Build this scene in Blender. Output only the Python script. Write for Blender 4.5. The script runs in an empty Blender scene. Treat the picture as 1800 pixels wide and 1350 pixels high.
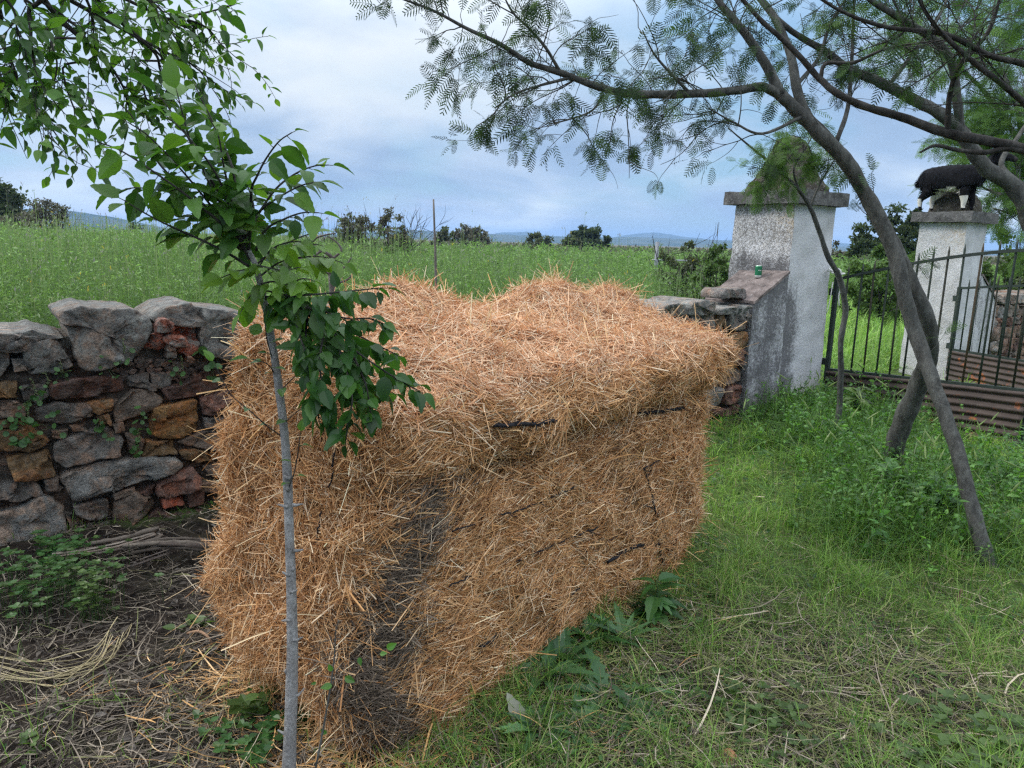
import bpy, bmesh, math, random
import numpy as np
from mathutils import Vector, Matrix, noise as mnoise
from mathutils.bvhtree import BVHTree

rng = np.random.default_rng(7)
random.seed(7)
scene = bpy.context.scene
COL = scene.collection

# ------------------------------------------------------------------ camera
PITCH, ROLL, FPX, EYE = math.radians(10.9), math.radians(1.6), 1300.0, 1.6
fwd = np.array([0, math.cos(PITCH), -math.sin(PITCH)])
r0 = np.array([1.0, 0, 0]); u0 = np.array([0, math.sin(PITCH), math.cos(PITCH)])
rt = math.cos(ROLL) * r0 + math.sin(ROLL) * u0
up = math.cos(ROLL) * u0 - math.sin(ROLL) * r0
EYEP = np.array([0, 0, EYE])
cam_data = bpy.data.cameras.new("camera")
cam = bpy.data.objects.new("camera", cam_data); COL.objects.link(cam)
cam_data.sensor_width = 36; cam_data.lens = FPX / 1800 * 36
cam_data.clip_start = 0.05; cam_data.clip_end = 30000
M = Matrix(((rt[0], up[0], -fwd[0], 0), (rt[1], up[1], -fwd[1], 0), (rt[2], up[2], -fwd[2], EYE), (0, 0, 0, 1)))
cam.matrix_world = M
scene.camera = cam

# ------------------------------------------------------------------ sun, sky, exposure
SUN_ELEV, SUN_ROT = math.radians(40), math.radians(-78)
scene.view_settings.view_transform = 'Standard'
scene.view_settings.look = 'None'
scene.view_settings.exposure = 0.62
scene.view_settings.gamma = 1.0
scene.cycles.use_denoising = False        # keep the fine straw and leaf detail
scene.cycles.filter_width = 1.35
scene.cycles.sample_clamp_indirect = 4.0
sun_data = bpy.data.lights.new("sun", 'SUN')
sun_data.energy = 1.5; sun_data.angle = math.radians(14); sun_data.color = (1.0, 0.95, 0.88)
sun = bpy.data.objects.new("sun", sun_data); COL.objects.link(sun)
sd = Vector((math.sin(SUN_ROT) * math.cos(SUN_ELEV), math.cos(SUN_ROT) * math.cos(SUN_ELEV), math.sin(SUN_ELEV)))
sun.rotation_euler = sd.to_track_quat('Z', 'Y').to_euler()
sun.location = (-20, 30, 40)

world = bpy.data.worlds.new("World"); scene.world = world; world.use_nodes = True


class Nodes:
    """small helper for node trees"""
    def __init__(self, tree):
        self.t = tree; tree.nodes.clear()
    def n(self, kind, **kw):
        nd = self.t.nodes.new(kind)
        for k, v in kw.items():
            if k.startswith('i_'):
                key = k[2:]
                key = int(key) if key.isdigit() else key.replace('_', ' ')
                nd.inputs[key].default_value = v
            else:
                setattr(nd, k, v)
        return nd
    def l(self, a, b):
        self.t.links.new(a, b)
    def math(self, op, a, b=None, c=None, clamp=False):
        nd = self.t.nodes.new('ShaderNodeMath'); nd.operation = op; nd.use_clamp = clamp
        for i, v in enumerate((a, b, c)):
            if v is None: continue
            if isinstance(v, (int, float)): nd.inputs[i].default_value = v
            else: self.l(v, nd.inputs[i])
        return nd.outputs[0]
    def mix(self, fac, a, b, mode='MIX'):
        nd = self.t.nodes.new('ShaderNodeMix'); nd.data_type = 'RGBA'; nd.blend_type = mode
        for s, v in ((nd.inputs[0], fac), (nd.inputs[6], a), (nd.inputs[7], b)):
            if isinstance(v, (int, float)): s.default_value = v
            elif isinstance(v, tuple): s.default_value = (*v[:3], 1)
            else: self.l(v, s)
        return nd.outputs[2]
    def ramp(self, fac, stops, interp='LINEAR'):
        nd = self.t.nodes.new('ShaderNodeValToRGB'); nd.color_ramp.interpolation = interp
        e = nd.color_ramp.elements
        while len(e) < len(stops): e.new(0.5)
        for el, (p, c) in zip(e, stops):
            el.position = p
            el.color = (c, c, c, 1) if isinstance(c, (int, float)) else (*c[:3], 1)
        self.l(fac, nd.inputs[0])
        return nd.outputs[0]
    def noise(self, vec, scale, detail=4, rough=0.55, dist=0.0):
        nd = self.n('ShaderNodeTexNoise', i_Scale=scale, i_Detail=detail, i_Roughness=rough, i_Distortion=dist)
        if vec is not None: self.l(vec, nd.inputs['Vector'])
        return nd.outputs['Fac']


def build_world():
    N = Nodes(world.node_tree)
    out = N.n('ShaderNodeOutputWorld'); bg = N.n('ShaderNodeBackground')
    sky = N.n('ShaderNodeTexSky'); sky.sky_type = 'NISHITA'; sky.sun_disc = False
    sky.sun_elevation = SUN_ELEV; sky.sun_rotation = SUN_ROT; sky.air_density = 1.2; sky.dust_density = 1.0
    tc = N.n('ShaderNodeTexCoord'); sep = N.n('ShaderNodeSeparateXYZ'); N.l(tc.outputs['Generated'], sep.inputs[0])
    z = N.math('MAXIMUM', sep.outputs[2], 0.0)
    zz = N.math('ADD', z, 0.26)
    cx = N.math('DIVIDE', sep.outputs[0], zz); cy = N.math('DIVIDE', sep.outputs[1], zz)
    cmb = N.n('ShaderNodeCombineXYZ'); N.l(cx, cmb.inputs[0]); N.l(cy, cmb.inputs[1])
    big = N.noise(cmb.outputs[0], 1.1, 6, 0.5, 0.3)
    vsh = N.n('ShaderNodeVectorMath', operation='ADD'); vsh.inputs[1].default_value = (7.3, 2.1, 0); N.l(cmb.outputs[0], vsh.inputs[0])
    shade = N.noise(vsh.outputs[0], 1.3, 6, 0.5, 0.3)
    vs2 = N.n('ShaderNodeVectorMath', operation='ADD'); vs2.inputs[1].default_value = (-3.3, 5.1, 1.0); N.l(cmb.outputs[0], vs2.inputs[0])
    warm = N.noise(vs2.outputs[0], 1.6, 5, 0.5, 0.2)
    # cloud brightness: grey lavender bellies to bright white tops
    cloud = N.ramp(shade, [(0.32, (0.245, 0.345, 0.50)), (0.45, (0.305, 0.41, 0.565)), (0.54, (0.40, 0.495, 0.63)), (0.66, (0.57, 0.65, 0.72))])
    cloud = N.mix(N.math('MULTIPLY', N.ramp(warm, [(0.56, 0.0), (0.70, 0.5)]), N.ramp(z, [(0.02, 1.0), (0.16, 0.0)])), cloud, (0.74, 0.70, 0.80))
    mask = N.ramp(big, [(0.40, 0.08), (0.52, 0.92)])
    clear = N.mix(1.0, sky.outputs[0], (0.10, 0.10, 0.10), 'MULTIPLY')
    clear = N.mix(0.72, clear, N.ramp(z, [(0.0, (0.31, 0.46, 0.60)), (0.06, (0.19, 0.385, 0.57)), (0.4, (0.15, 0.33, 0.56))]))
    c = N.mix(mask, clear, cloud)
    # the brightest rift in the cloud, high over the left of the field
    rd = N.n('ShaderNodeVectorMath', operation='DOT_PRODUCT'); N.l(tc.outputs['Generated'], rd.inputs[0]); rd.inputs[1].default_value = Vector((-0.235, 0.925, 0.30)).normalized()
    rift = N.math('MULTIPLY', N.math('POWER', N.math('MAXIMUM', rd.outputs['Value'], 0.0), 38.0), N.ramp(shade, [(0.34, 0.15), (0.56, 1.0)]))
    c = N.mix(N.math('MULTIPLY', rift, 0.95, clamp=True), c, (0.66, 0.70, 0.73))
    # overcast sky: brighter overhead, brightest round the veiled sun
    geo = N.n('ShaderNodeVectorMath', operation='DOT_PRODUCT'); N.l(tc.outputs['Generated'], geo.inputs[0]); geo.inputs[1].default_value = sd
    glow = N.math('POWER', N.math('MAXIMUM', geo.outputs['Value'], 0.0), 5.0)
    over = N.ramp(z, [(0.20, 0.0), (0.60, 1.0)], 'EASE')
    gain = N.math('ADD', N.math('MULTIPLY', over, 1.6), N.math('ADD', N.math('MULTIPLY', glow, 0.35), 0.93))
    c = N.mix(N.math('MULTIPLY', over, 0.85), c, (0.56, 0.575, 0.60))
    vm = N.n('ShaderNodeVectorMath', operation='SCALE'); N.l(c, vm.inputs[0]); N.l(gain, vm.inputs['Scale'])
    N.l(vm.outputs[0], bg.inputs[0]); bg.inputs[1].default_value = 1.0
    N.l(bg.outputs[0], out.inputs[0])
build_world()


# ------------------------------------------------------------------ pixels to points
def ray(px, py):
    return fwd + (px - 900) / FPX * rt - (py - 675) / FPX * up
def atY(px, py, Y):
    d = ray(px, py); return EYEP + d * (Y / d[1])
def gnd(px, py, z=0.0):
    d = ray(px, py); return EYEP + d * ((z - EYE) / d[2])
def path(pts):
    """[(px, py, Y)...] -> points"""
    return np.array([atY(*p) for p in pts])


# ------------------------------------------------------------------ object helpers
def tag(o, label=None, cat=None, group=None, kind=None):
    if label: o['label'] = label
    if cat: o['category'] = cat
    if group: o['group'] = group
    if kind: o['kind'] = kind
    return o
def empty(name, loc=(0, 0, 0)):
    o = bpy.data.objects.new(name, None); COL.objects.link(o); o.location = loc; o.empty_display_size = 0.1
    return o

def norm(v, axis=-1):
    n = np.linalg.norm(v, axis=axis, keepdims=True); return v / np.maximum(n, 1e-9)


class Acc:
    """collects arrays of vertices, faces and colours; links them as ONE mesh"""
    def __init__(self):
        self.v, self.q, self.t, self.c, self.n = [], [], [], [], 0
    def add(self, v, quads=None, tris=None, col=(0.5, 0.5, 0.5)):
        v = np.asarray(v, float).reshape(-1, 3)
        if quads is not None and len(quads): self.q.append(np.asarray(quads, int).reshape(-1, 4) + self.n)
        if tris is not None and len(tris): self.t.append(np.asarray(tris, int).reshape(-1, 3) + self.n)
        c = np.asarray(col, float)
        if c.ndim == 1: c = np.broadcast_to(c, (len(v), 3))
        self.v.append(v); self.c.append(c.reshape(-1, 3)); self.n += len(v)
    def build(self, name, mat, parent=None, smooth=True, loc=None):
        me = bpy.data.meshes.new(name)
        v = np.concatenate(self.v); c = np.concatenate(self.c)
        off = np.zeros(3)
        if parent is not None: off = np.array(parent.location)
        elif loc is not None: off = np.array(loc, float)
        v = v - off
        q = np.concatenate(self.q) if self.q else np.zeros((0, 4), int)
        t = np.concatenate(self.t) if self.t else np.zeros((0, 3), int)
        me.vertices.add(len(v)); me.vertices.foreach_set('co', v.astype(np.float32).ravel())
        nl = len(q) * 4 + len(t) * 3
        me.loops.add(nl); me.loops.foreach_set('vertex_index', np.concatenate([q.ravel(), t.ravel()]).astype(np.int32))
        me.polygons.add(len(q) + len(t))
        starts = np.concatenate([np.arange(len(q)) * 4, len(q) * 4 + np.arange(len(t)) * 3]).astype(np.int32)
        me.polygons.foreach_set('loop_start', starts)
        me.polygons.foreach_set('use_smooth', np.full(len(q) + len(t), smooth))
        a = me.attributes.new('tint', 'FLOAT_COLOR', 'POINT')
        a.data.foreach_set('color', np.concatenate([c, np.ones((len(c), 1))], 1).astype(np.float32).ravel())
        me.update(calc_edges=True)
        if mat: me.materials.append(mat)
        o = bpy.data.objects.new(name, me); COL.objects.link(o)
        if parent is not None: o.parent = parent
        elif loc is not None: o.location = loc
        return o


def ribbons(acc, P, side, w, col, fold=0.0, nrm=None):
    """P (N,K,3) centre lines, side (N,3) or (N,K,3), w (N,K) half widths, col (N,3)"""
    N, K, _ = P.shape
    if side.ndim == 2: side = np.repeat(side[:, None], K, 1)
    L = P - side * w[..., None]; R = P + side * w[..., None]
    if fold:
        if nrm is None:
            tg = norm(np.gradient(P, axis=1)); nrm = np.cross(side, tg)
        elif nrm.ndim == 2: nrm = np.repeat(nrm[:, None], K, 1)
        Mid = P + nrm * (w[..., None] * fold)
        V = np.stack([L, Mid, R], 2); m = 3
    else:
        V = np.stack([L, R], 2); m = 2
    base = (np.arange(N) * K * m)[:, None, None]
    k = np.arange(K - 1)[None, :, None] * m; j = np.arange(m - 1)[None, None, :]
    a = base + k + j
    Q = np.stack([a, a + 1, a + m + 1, a + m], -1).reshape(-1, 4)
    acc.add(V.reshape(-1, 3), quads=Q, col=np.repeat(col, K * m, 0))


def catmull(P, sub):
    P = np.asarray(P, float)
    if len(P) < 3:
        t = np.linspace(0, 1, sub + 1)[:, None]; return P[0] * (1 - t) + P[-1] * t
    E = np.concatenate([[2 * P[0] - P[1]], P, [2 * P[-1] - P[-2]]])
    out = []
    for i in range(1, len(E) - 2):
        for s in range(sub):
            t = s / sub
            a, b, c, d = E[i - 1:i + 3]
            out.append(0.5 * ((2 * b) + (-a + c) * t + (2 * a - 5 * b + 4 * c - d) * t * t + (-a + 3 * b - 3 * c + d) * t ** 3))
    out.append(P[-1]); return np.array(out)


def tube(acc, P, R, sides=8, sub=4, col=(0.5, 0.5, 0.5), bump=0.0, caps=True, seed=0):
    P = np.asarray(P, float); R = np.asarray(R, float)
    n0 = len(P)
    if sub > 1:
        Q = catmull(P, sub); R = np.interp(np.linspace(0, n0 - 1, len(Q)), np.arange(n0), R); P = Q
    T = norm(np.gradient(P, axis=0))
    ref = np.array([0.13, 0.21, 0.97]) if abs(T[0][2]) < 0.9 else np.array([0.9, 0.3, 0.1])
    rings = []; u = norm(np.cross(T[0], ref))
    ang = np.linspace(0, 2 * np.pi, sides, endpoint=False)
    for i in range(len(P)):
        u = norm(u - T[i] * np.dot(u, T[i])); w = np.cross(T[i], u)
        rr = R[i]
        if bump:
            rad = np.array([rr * (1 + bump * mnoise.noise((math.cos(a) * 1.3 + seed, math.sin(a) * 1.3, i * 0.45))) for a in ang])
        else: rad = np.full(sides, rr)
        rings.append(P[i] + rad[:, None] * (np.cos(ang)[:, None] * u + np.sin(ang)[:, None] * w))
    V = np.concatenate(rings); K = len(P)
    i = np.arange(K - 1)[:, None] * sides; j = np.arange(sides)[None]; jn = (j + 1) % sides
    Q = np.stack([i + j, i + jn, i + sides + jn, i + sides + j], -1).reshape(-1, 4)
    tr = []
    if caps:
        V = np.concatenate([V, [P[0]], [P[-1]]]); b = K * sides
        for jj in range(sides):
            tr.append((b, (jj + 1) % sides, jj)); tr.append((b + 1, (K - 1) * sides + jj, (K - 1) * sides + (jj + 1) % sides))
    acc.add(V, quads=Q, tris=tr, col=col)
    return P


def scatter(acc, tmpl, quads, tris, pos, d, nr, scale, col, curl=None):
    """copies of a small template (x along, y across, z up) as geometry inside one mesh"""
    N, V = len(pos), len(tmpl)
    if N == 0: return
    d = norm(d); s = norm(np.cross(nr, d)); n = np.cross(d, s)
    T = np.repeat(tmpl[None], N, 0).copy()
    if curl is not None: T[:, :, 2] -= curl[:, None] * tmpl[None, :, 0] ** 2
    T = T * np.asarray(scale).reshape(N, 1, 1)
    W = pos[:, None] + T[:, :, 0:1] * d[:, None] + T[:, :, 1:2] * s[:, None] + T[:, :, 2:3] * n[:, None]
    off = (np.arange(N) * V)[:, None, None]
    Q = (np.asarray(quads)[None] + off).reshape(-1, 4) if quads is not None and len(quads) else None
    Tt = (np.asarray(tris)[None] + off).reshape(-1, 3) if tris is not None and len(tris) else None
    acc.add(W.reshape(-1, 3), quads=Q, tris=Tt, col=np.repeat(col, V, 0))


def leaf_template(rows, width, serr=0.0, fold=0.25, droop=0.0, lobes=None):
    t = np.linspace(0, 1, rows)
    hw = width * np.sin(np.pi * t ** 0.8) ** 0.85 * (1 - 0.25 * t)
    if lobes: hw = hw * (0.30 + 0.70 * np.abs(np.cos(np.pi * lobes * t)))
    if serr: hw = hw + serr * (np.arange(rows) % 2) * (hw > 0.02)
    hw[-1] = 0.004; hw[0] = 0.012
    xo = np.where(np.arange(rows) % 2 == 1, 0.02 if serr else 0.0, 0.0)
    V = []
    for i in range(rows):
        z = -droop * t[i] ** 2
        V += [(t[i] + xo[i], -hw[i], z + fold * hw[i]), (t[i], 0, z), (t[i] + xo[i], hw[i], z + fold * hw[i])]
    Q = []
    for i in range(rows - 1):
        a = i * 3; Q += [(a, a + 1, a + 4, a + 3), (a + 1, a + 2, a + 5, a + 4)]
    return np.array(V), np.array(Q)

def round_template(k=9, dish=0.15):
    V = [(0, 0, -dish)]
    for i in range(k):
        a = 2 * np.pi * i / k; V.append((np.cos(a) * 0.5, np.sin(a) * 0.5, 0))
    return np.array(V), np.array([(0, 1 + i, 1 + (i + 1) % k) for i in range(k)])


def tints(n, stops, jitter=0.12):
    """n colours between given colours"""
    S = np.array(stops, float); k = rng.random(n) * (len(S) - 1)
    i = np.clip(k.astype(int), 0, len(S) - 2); f = (k - i)[:, None]
    return np.clip((S[i] * (1 - f) + S[i + 1] * f) * (1 + jitter * rng.normal(size=(n, 1))), 0.004, 0.95)


# smooth random fields
class Field:
    def __init__(self, seed, wl, n=9):
        g = np.random.default_rng(seed); a = g.random(n) * 2 * np.pi
        k = 2 * np.pi / (wl * (0.55 + g.random(n) * 0.9)); self.kx, self.ky, self.ph = k * np.cos(a), k * np.sin(a), g.random(n) * 7
    def __call__(self, x, y):
        x = np.asarray(x, float)[..., None]; y = np.asarray(y, float)[..., None]
        return np.sin(x * self.kx + y * self.ky + self.ph).mean(-1) * 2.1
def sm(x, a, b):
    t = np.clip((np.asarray(x, float) - a) / (b - a), 0, 1); return t * t * (3 - 2 * t)


# wall frame: t along the wall, s towards the field
W0 = np.array([-2.54, 3.55]); WD = np.array([math.cos(math.radians(36)), math.sin(math.radians(36))]); WN = np.array([-WD[1], WD[0]])
def ts(x, y):
    return (x - W0[0]) * WD[0] + (y - W0[1]) * WD[1], (x - W0[0]) * WN[0] + (y - W0[1]) * WN[1]
def wpt(t, s, z=0.0):
    return np.array([W0[0] + t * WD[0] + s * WN[0], W0[1] + t * WD[1] + s * WN[1], z])
FA, FB, FC = Field(1, 0.55), Field(2, 2.6), Field(3, 0.16)
FD, FE = Field(4, 9.0), Field(5, 0.9)
def terr(x, y):
    x = np.asarray(x, float); y = np.asarray(y, float)
    t, s = ts(x, y)
    rise = 0.55 * np.maximum(sm(s, 0.35, 1.3) * (1 - sm(t, 4.6, 7.0)), sm(s, 4, 22) * 0.85)
    near = 1 - sm(np.hypot(x, y), 14, 40)
    z = rise + near * (0.018 * FA(x, y) + 0.02 * FB(x, y) + 0.006 * FC(x, y))
    z = z + sm(s, 3, 30) * 0.10 * FD(x, y) * near
    z = z + 0.05 * sm(s, -0.45, -0.05) * (1 - sm(s, 0.1, 0.3)) * (1 - sm(t, 1.5, 2.5))
    return z


# ------------------------------------------------------------------ materials
def principled(name):
    m = bpy.data.materials.new(name); m.use_nodes = True
    N = Nodes(m.node_tree); out = N.n('ShaderNodeOutputMaterial'); b = N.n('ShaderNodeBsdfPrincipled')
    N.l(b.outputs[0], out.inputs[0]); return m, N, b, out
def tint_out(N):
    return N.n('ShaderNodeAttribute', attribute_name='tint').outputs['Color']
def bump(N, b, h, strength, dist=0.01):
    nd = N.n('ShaderNodeBump'); nd.inputs['Strength'].default_value = strength; nd.inputs['Distance'].default_value = dist
    N.l(h, nd.inputs['Height']); N.l(nd.outputs[0], b.inputs['Normal'])

def mat_leaf(name, trans=0.35, rough=0.5, boost=(1.25, 1.35, 0.75), spec=0.35):
    m, N, b, out = principled(name); c = tint_out(N)
    N.l(c, b.inputs['Base Color']); b.inputs['Roughness'].default_value = rough; b.inputs['Specular IOR Level'].default_value = spec
    tr = N.n('ShaderNodeBsdfTranslucent'); N.l(N.mix(1.0, c, boost, 'MULTIPLY'), tr.inputs[0])
    mx = N.n('ShaderNodeMixShader'); mx.inputs[0].default_value = trans
    N.l(b.outputs[0], mx.inputs[1]); N.l(tr.outputs[0], mx.inputs[2]); N.l(mx.outputs[0], out.inputs[0]); return m

def mat_tint(name, rough=0.8, spec=0.2, nscale=None, namp=0.3, bscale=None, bstr=0.4, bdist=0.01, metal=0.0):
    m, N, b, out = principled(name); c = tint_out(N)
    tc = N.n('ShaderNodeTexCoord').outputs['Object']
    if nscale: c = N.mix(1.0, c, N.ramp(N.noise(tc, nscale, 6, 0.6), [(0.25, 1 - namp), (0.75, 1 + namp)]), 'MULTIPLY')
    N.l(c, b.inputs['Base Color']); b.inputs['Roughness'].default_value = rough
    b.inputs['Specular IOR Level'].default_value = spec; b.inputs['Metallic'].default_value = metal
    if bscale: bump(N, b, N.noise(tc, bscale, 6, 0.65), bstr, bdist)
    return m

M_straw = mat_leaf('straw', 0.15, 0.55, (1.1, 1.0, 0.85), 0.3)
M_grass = mat_leaf('grass', 0.38, 0.5)
M_leaf = mat_leaf('broad_leaf', 0.42, 0.42, (1.35, 1.45, 0.6), 0.45)
M_frond = mat_leaf('feathery_leaf', 0.25, 0.6, spec=0.15)
M_far = mat_leaf('far_leaf', 0.3, 0.65, spec=0.15)
M_litter = mat_leaf('litter', 0.08, 0.75, (1, 1, 1), 0.2)
M_twine = mat_tint('twine', 0.7)
M_iron = mat_tint('painted_iron', 0.6, 0.35, 30, 0.5, 60, 0.4, 0.004)
M_log = mat_tint('dead_wood', 0.9, 0.15, 12, 0.4, 30, 0.9, 0.01)

def mat_bark(name, base, dark, lichen, amount, stretch=6.0):
    m, N, b, out = principled(name)
    tc = N.n('ShaderNodeTexCoord').outputs['Object']
    mp = N.n('ShaderNodeMapping'); mp.inputs['Scale'].default_value = (1, 1, 1 / stretch); N.l(tc, mp.inputs[0])
    fine = N.noise(mp.outputs[0], 140, 6, 0.7); mid = N.noise(mp.outputs[0], 22, 5, 0.6); blot = N.noise(tc, 24, 6, 0.7)
    c = N.mix(N.ramp(mid, [(0.35, 0.0), (0.65, 1.0)]), dark, base)
    c = N.mix(N.ramp(blot, [(0.5, 0.0), (0.66, amount)]), c, lichen)
    c = N.mix(1.0, c, N.ramp(fine, [(0.3, 0.7), (0.7, 1.25)]), 'MULTIPLY')
    N.l(c, b.inputs['Base Color']); b.inputs['Roughness'].default_value = 0.85; b.inputs['Specular IOR Level'].default_value = 0.2
    bump(N, b, N.math('ADD', fine, N.math('MULTIPLY', mid, 1.6)), 0.9, 0.012); return m
M_bark = mat_bark('acacia_bark', (0.115, 0.115, 0.105), (0.05, 0.05, 0.046), (0.20, 0.215, 0.195), 0.35)
M_bark_dark = mat_bark('dark_bark', (0.07, 0.065, 0.06), (0.025, 0.022, 0.02), (0.13, 0.13, 0.12), 0.4)
M_bark_pale = mat_bark('pale_smooth_bark', (0.36, 0.35, 0.34), (0.22, 0.21, 0.20), (0.46, 0.46, 0.45), 0.7, 2.0)

def mat_ground():
    m, N, b, out = principled('soil')
    tc = N.n('ShaderNodeTexCoord').outputs['Object']
    a = N.noise(tc, 1.6, 6, 0.6); f = N.noise(tc, 38, 8, 0.7); mid = N.noise(tc, 9, 6, 0.65)
    dry = N.mix(N.ramp(mid, [(0.38, 0.0), (0.62, 1.0)]), (0.014, 0.011, 0.010), (0.05, 0.039, 0.031))
    dry = N.mix(1.0, dry, N.ramp(f, [(0.3, 0.55), (0.7, 1.4)]), 'MULTIPLY')
    green = N.mix(N.ramp(mid, [(0.35, 0.0), (0.65, 1.0)]), (0.06, 0.10, 0.03), (0.12, 0.17, 0.05))
    at = N.n('ShaderNodeAttribute', attribute_name='tint'); sp = N.n('ShaderNodeSeparateColor'); N.l(at.outputs['Color'], sp.inputs[0])
    fac = N.math('ADD', N.math('MULTIPLY', N.math('SUBTRACT', a, 0.5), 0.9), sp.outputs[0], clamp=True)
    c = N.mix(fac, dry, green)
    c = N.mix(sp.outputs[1], c, (0.115, 0.105, 0.062))
    N.l(c, b.inputs['Base Color']); b.inputs['Roughness'].default_value = 0.95; b.inputs['Specular IOR Level'].default_value = 0.1
    bump(N, b, N.math('ADD', f, mid), 0.9, 0.02); return m

def mat_stone():
    m, N, b, out = principled('field_stone'); c = tint_out(N)
    tc = N.n('ShaderNodeTexCoord').outputs['Object']
    f = N.noise(tc, 75, 8, 0.72); mid = N.noise(tc, 13, 6, 0.62, 0.6); lic = N.noise(tc, 26, 7, 0.7, 0.5); bl = N.noise(tc, 5.5, 4, 0.55)
    c = N.mix(N.ramp(N.noise(tc, 7.5, 6, 0.65, 1.2), [(0.46, 0.0), (0.60, 0.55)]), c, N.mix(1.0, c, (1.9, 1.15, 0.75), 'MULTIPLY'))
    c = N.mix(1.0, c, N.ramp(mid, [(0.3, 0.42), (0.7, 1.5)]), 'MULTIPLY')
    c = N.mix(1.0, c, N.ramp(f, [(0.3, 0.5), (0.7, 1.5)]), 'MULTIPLY')
    at = N.n('ShaderNodeAttribute', attribute_name='tint')
    geo = N.n('ShaderNodeNewGeometry'); sp = N.n('ShaderNodeSeparateXYZ'); N.l(geo.outputs['Position'], sp.inputs[0])
    high = N.ramp(sp.outputs[2], [(0.82, 0.25), (1.0, 1.0)])
    amt = N.math('MULTIPLY', N.math('MULTIPLY', N.ramp(lic, [(0.47, 0.0), (0.56, 1.0)]), N.ramp(bl, [(0.35, 0.15), (0.6, 0.85)])), high)
    c = N.mix(amt, c, (0.30, 0.31, 0.28))
    c = N.mix(N.ramp(N.noise(tc, 40, 6, 0.7), [(0.58, 0.0), (0.68, 0.7)]), c, (0.035, 0.032, 0.03))
    c = N.mix(N.ramp(N.noise(tc, 150, 3, 0.6), [(0.66, 0.0), (0.72, 0.55)]), c, (0.42, 0.41, 0.38))
    N.l(c, b.inputs['Base Color']); b.inputs['Roughness'].default_value = 0.85; b.inputs['Specular IOR Level'].default_value = 0.25
    bump(N, b, N.math('ADD', N.math('MULTIPLY', f, 0.8), N.math('ADD', mid, N.math('MULTIPLY', lic, 0.7))), 1.0, 0.035); return m

def mat_plaster():
    """lime plaster; tint R = grime, G = ochre wear, B = pitting"""
    m, N, b, out = principled('lime_plaster')
    at = N.n('ShaderNodeAttribute', attribute_name='tint'); sp = N.n('ShaderNodeSeparateColor'); N.l(at.outputs['Color'], sp.inputs[0])
    tc = N.n('ShaderNodeTexCoord').outputs['Object']
    f = N.noise(tc, 48, 7, 0.68); g = N.noise(tc, 34, 7, 0.74, 0.8); l = N.noise(tc, 4, 5, 0.6)
    white = N.mix(N.ramp(l, [(0.35, 0.0), (0.65, 1.0)]), (0.46, 0.465, 0.48), (0.60, 0.61, 0.635))
    white = N.mix(N.math('MULTIPLY', sp.outputs[1], N.ramp(g, [(0.42, 0.0), (0.6, 0.8)])), white, (0.50, 0.38, 0.22))
    mp = N.n('ShaderNodeMapping'); mp.inputs['Scale'].default_value = (13, 13, 0.9); N.l(tc, mp.inputs[0]); run = N.noise(mp.outputs[0], 1.0, 5, 0.6)
    grime = N.math('ADD', N.math('MULTIPLY', g, 0.58), N.math('ADD', N.math('MULTIPLY', l, 0.18), N.math('MULTIPLY', run, 0.24)))
    thr = N.math('SUBTRACT', 0.74, N.math('MULTIPLY', sp.outputs[0], 0.40))
    k = N.math('MULTIPLY', N.math('SUBTRACT', grime, thr), 7.5, clamp=True)
    dark = N.mix(f, (0.055, 0.055, 0.06), (0.19, 0.185, 0.19))
    c = N.mix(N.math('MULTIPLY', k, 0.92), white, dark)
    pit = N.math('MULTIPLY', N.ramp(N.noise(tc, 58, 6, 0.66, 0.8), [(0.48, 0.0), (0.60, 1.0)]), sp.outputs[2])
    c = N.mix(N.math('MULTIPLY', pit, 0.85), c, (0.11, 0.10, 0.095))
    N.l(c, b.inputs['Base Color']); b.inputs['Roughness'].default_value = 0.92; b.inputs['Specular IOR Level'].default_value = 0.15
    bump(N, b, N.math('SUBTRACT', f, N.math('MULTIPLY', pit, 0.8)), 0.7, 0.015); return m

def mat_cap():
    m, N, b, out = principled('weathered_cap')
    tc = N.n('ShaderNodeTexCoord').outputs['Object']; c = tint_out(N)
    f = N.noise(tc, 45, 7, 0.7); g = N.noise(tc, 9, 6, 0.65)
    c = N.mix(1.0, c, N.ramp(g, [(0.3, 0.45), (0.7, 1.6)]), 'MULTIPLY')
    c = N.mix(N.ramp(f, [(0.55, 0.0), (0.68, 0.7)]), c, (0.34, 0.33, 0.32))
    c = N.mix(N.ramp(N.noise(tc, 30, 6, 0.7), [(0.56, 0.0), (0.66, 0.8)]), c, (0.04, 0.037, 0.035))
    N.l(c, b.inputs['Base Color']); b.inputs['Roughness'].default_value = 0.95; b.inputs['Specular IOR Level'].default_value = 0.1
    bump(N, b, N.math('ADD', f, g), 0.8, 0.015); return m

def mat_rust():
    m, N, b, out = principled('rusty_sheet'); c = tint_out(N)
    tc = N.n('ShaderNodeTexCoord').outputs['Object']
    g = N.noise(tc, 4.5, 7, 0.65); f = N.noise(tc, 40, 6, 0.7)
    c = N.mix(1.0, c, N.ramp(g, [(0.3, 0.5), (0.7, 1.5)]), 'MULTIPLY')
    c = N.mix(N.ramp(N.noise(tc, 6, 5, 0.6, 0.6), [(0.60, 0.0), (0.68, 0.9)]), c, (0.30, 0.085, 0.02))
    c = N.mix(N.ramp(f, [(0.6, 0.0), (0.7, 0.6)]), c, (0.14, 0.13, 0.12))
    N.l(c, b.inputs['Base Color']); b.inputs['Roughness'].default_value = 0.75; bump(N, b, f, 0.5, 0.006); return m

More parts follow.
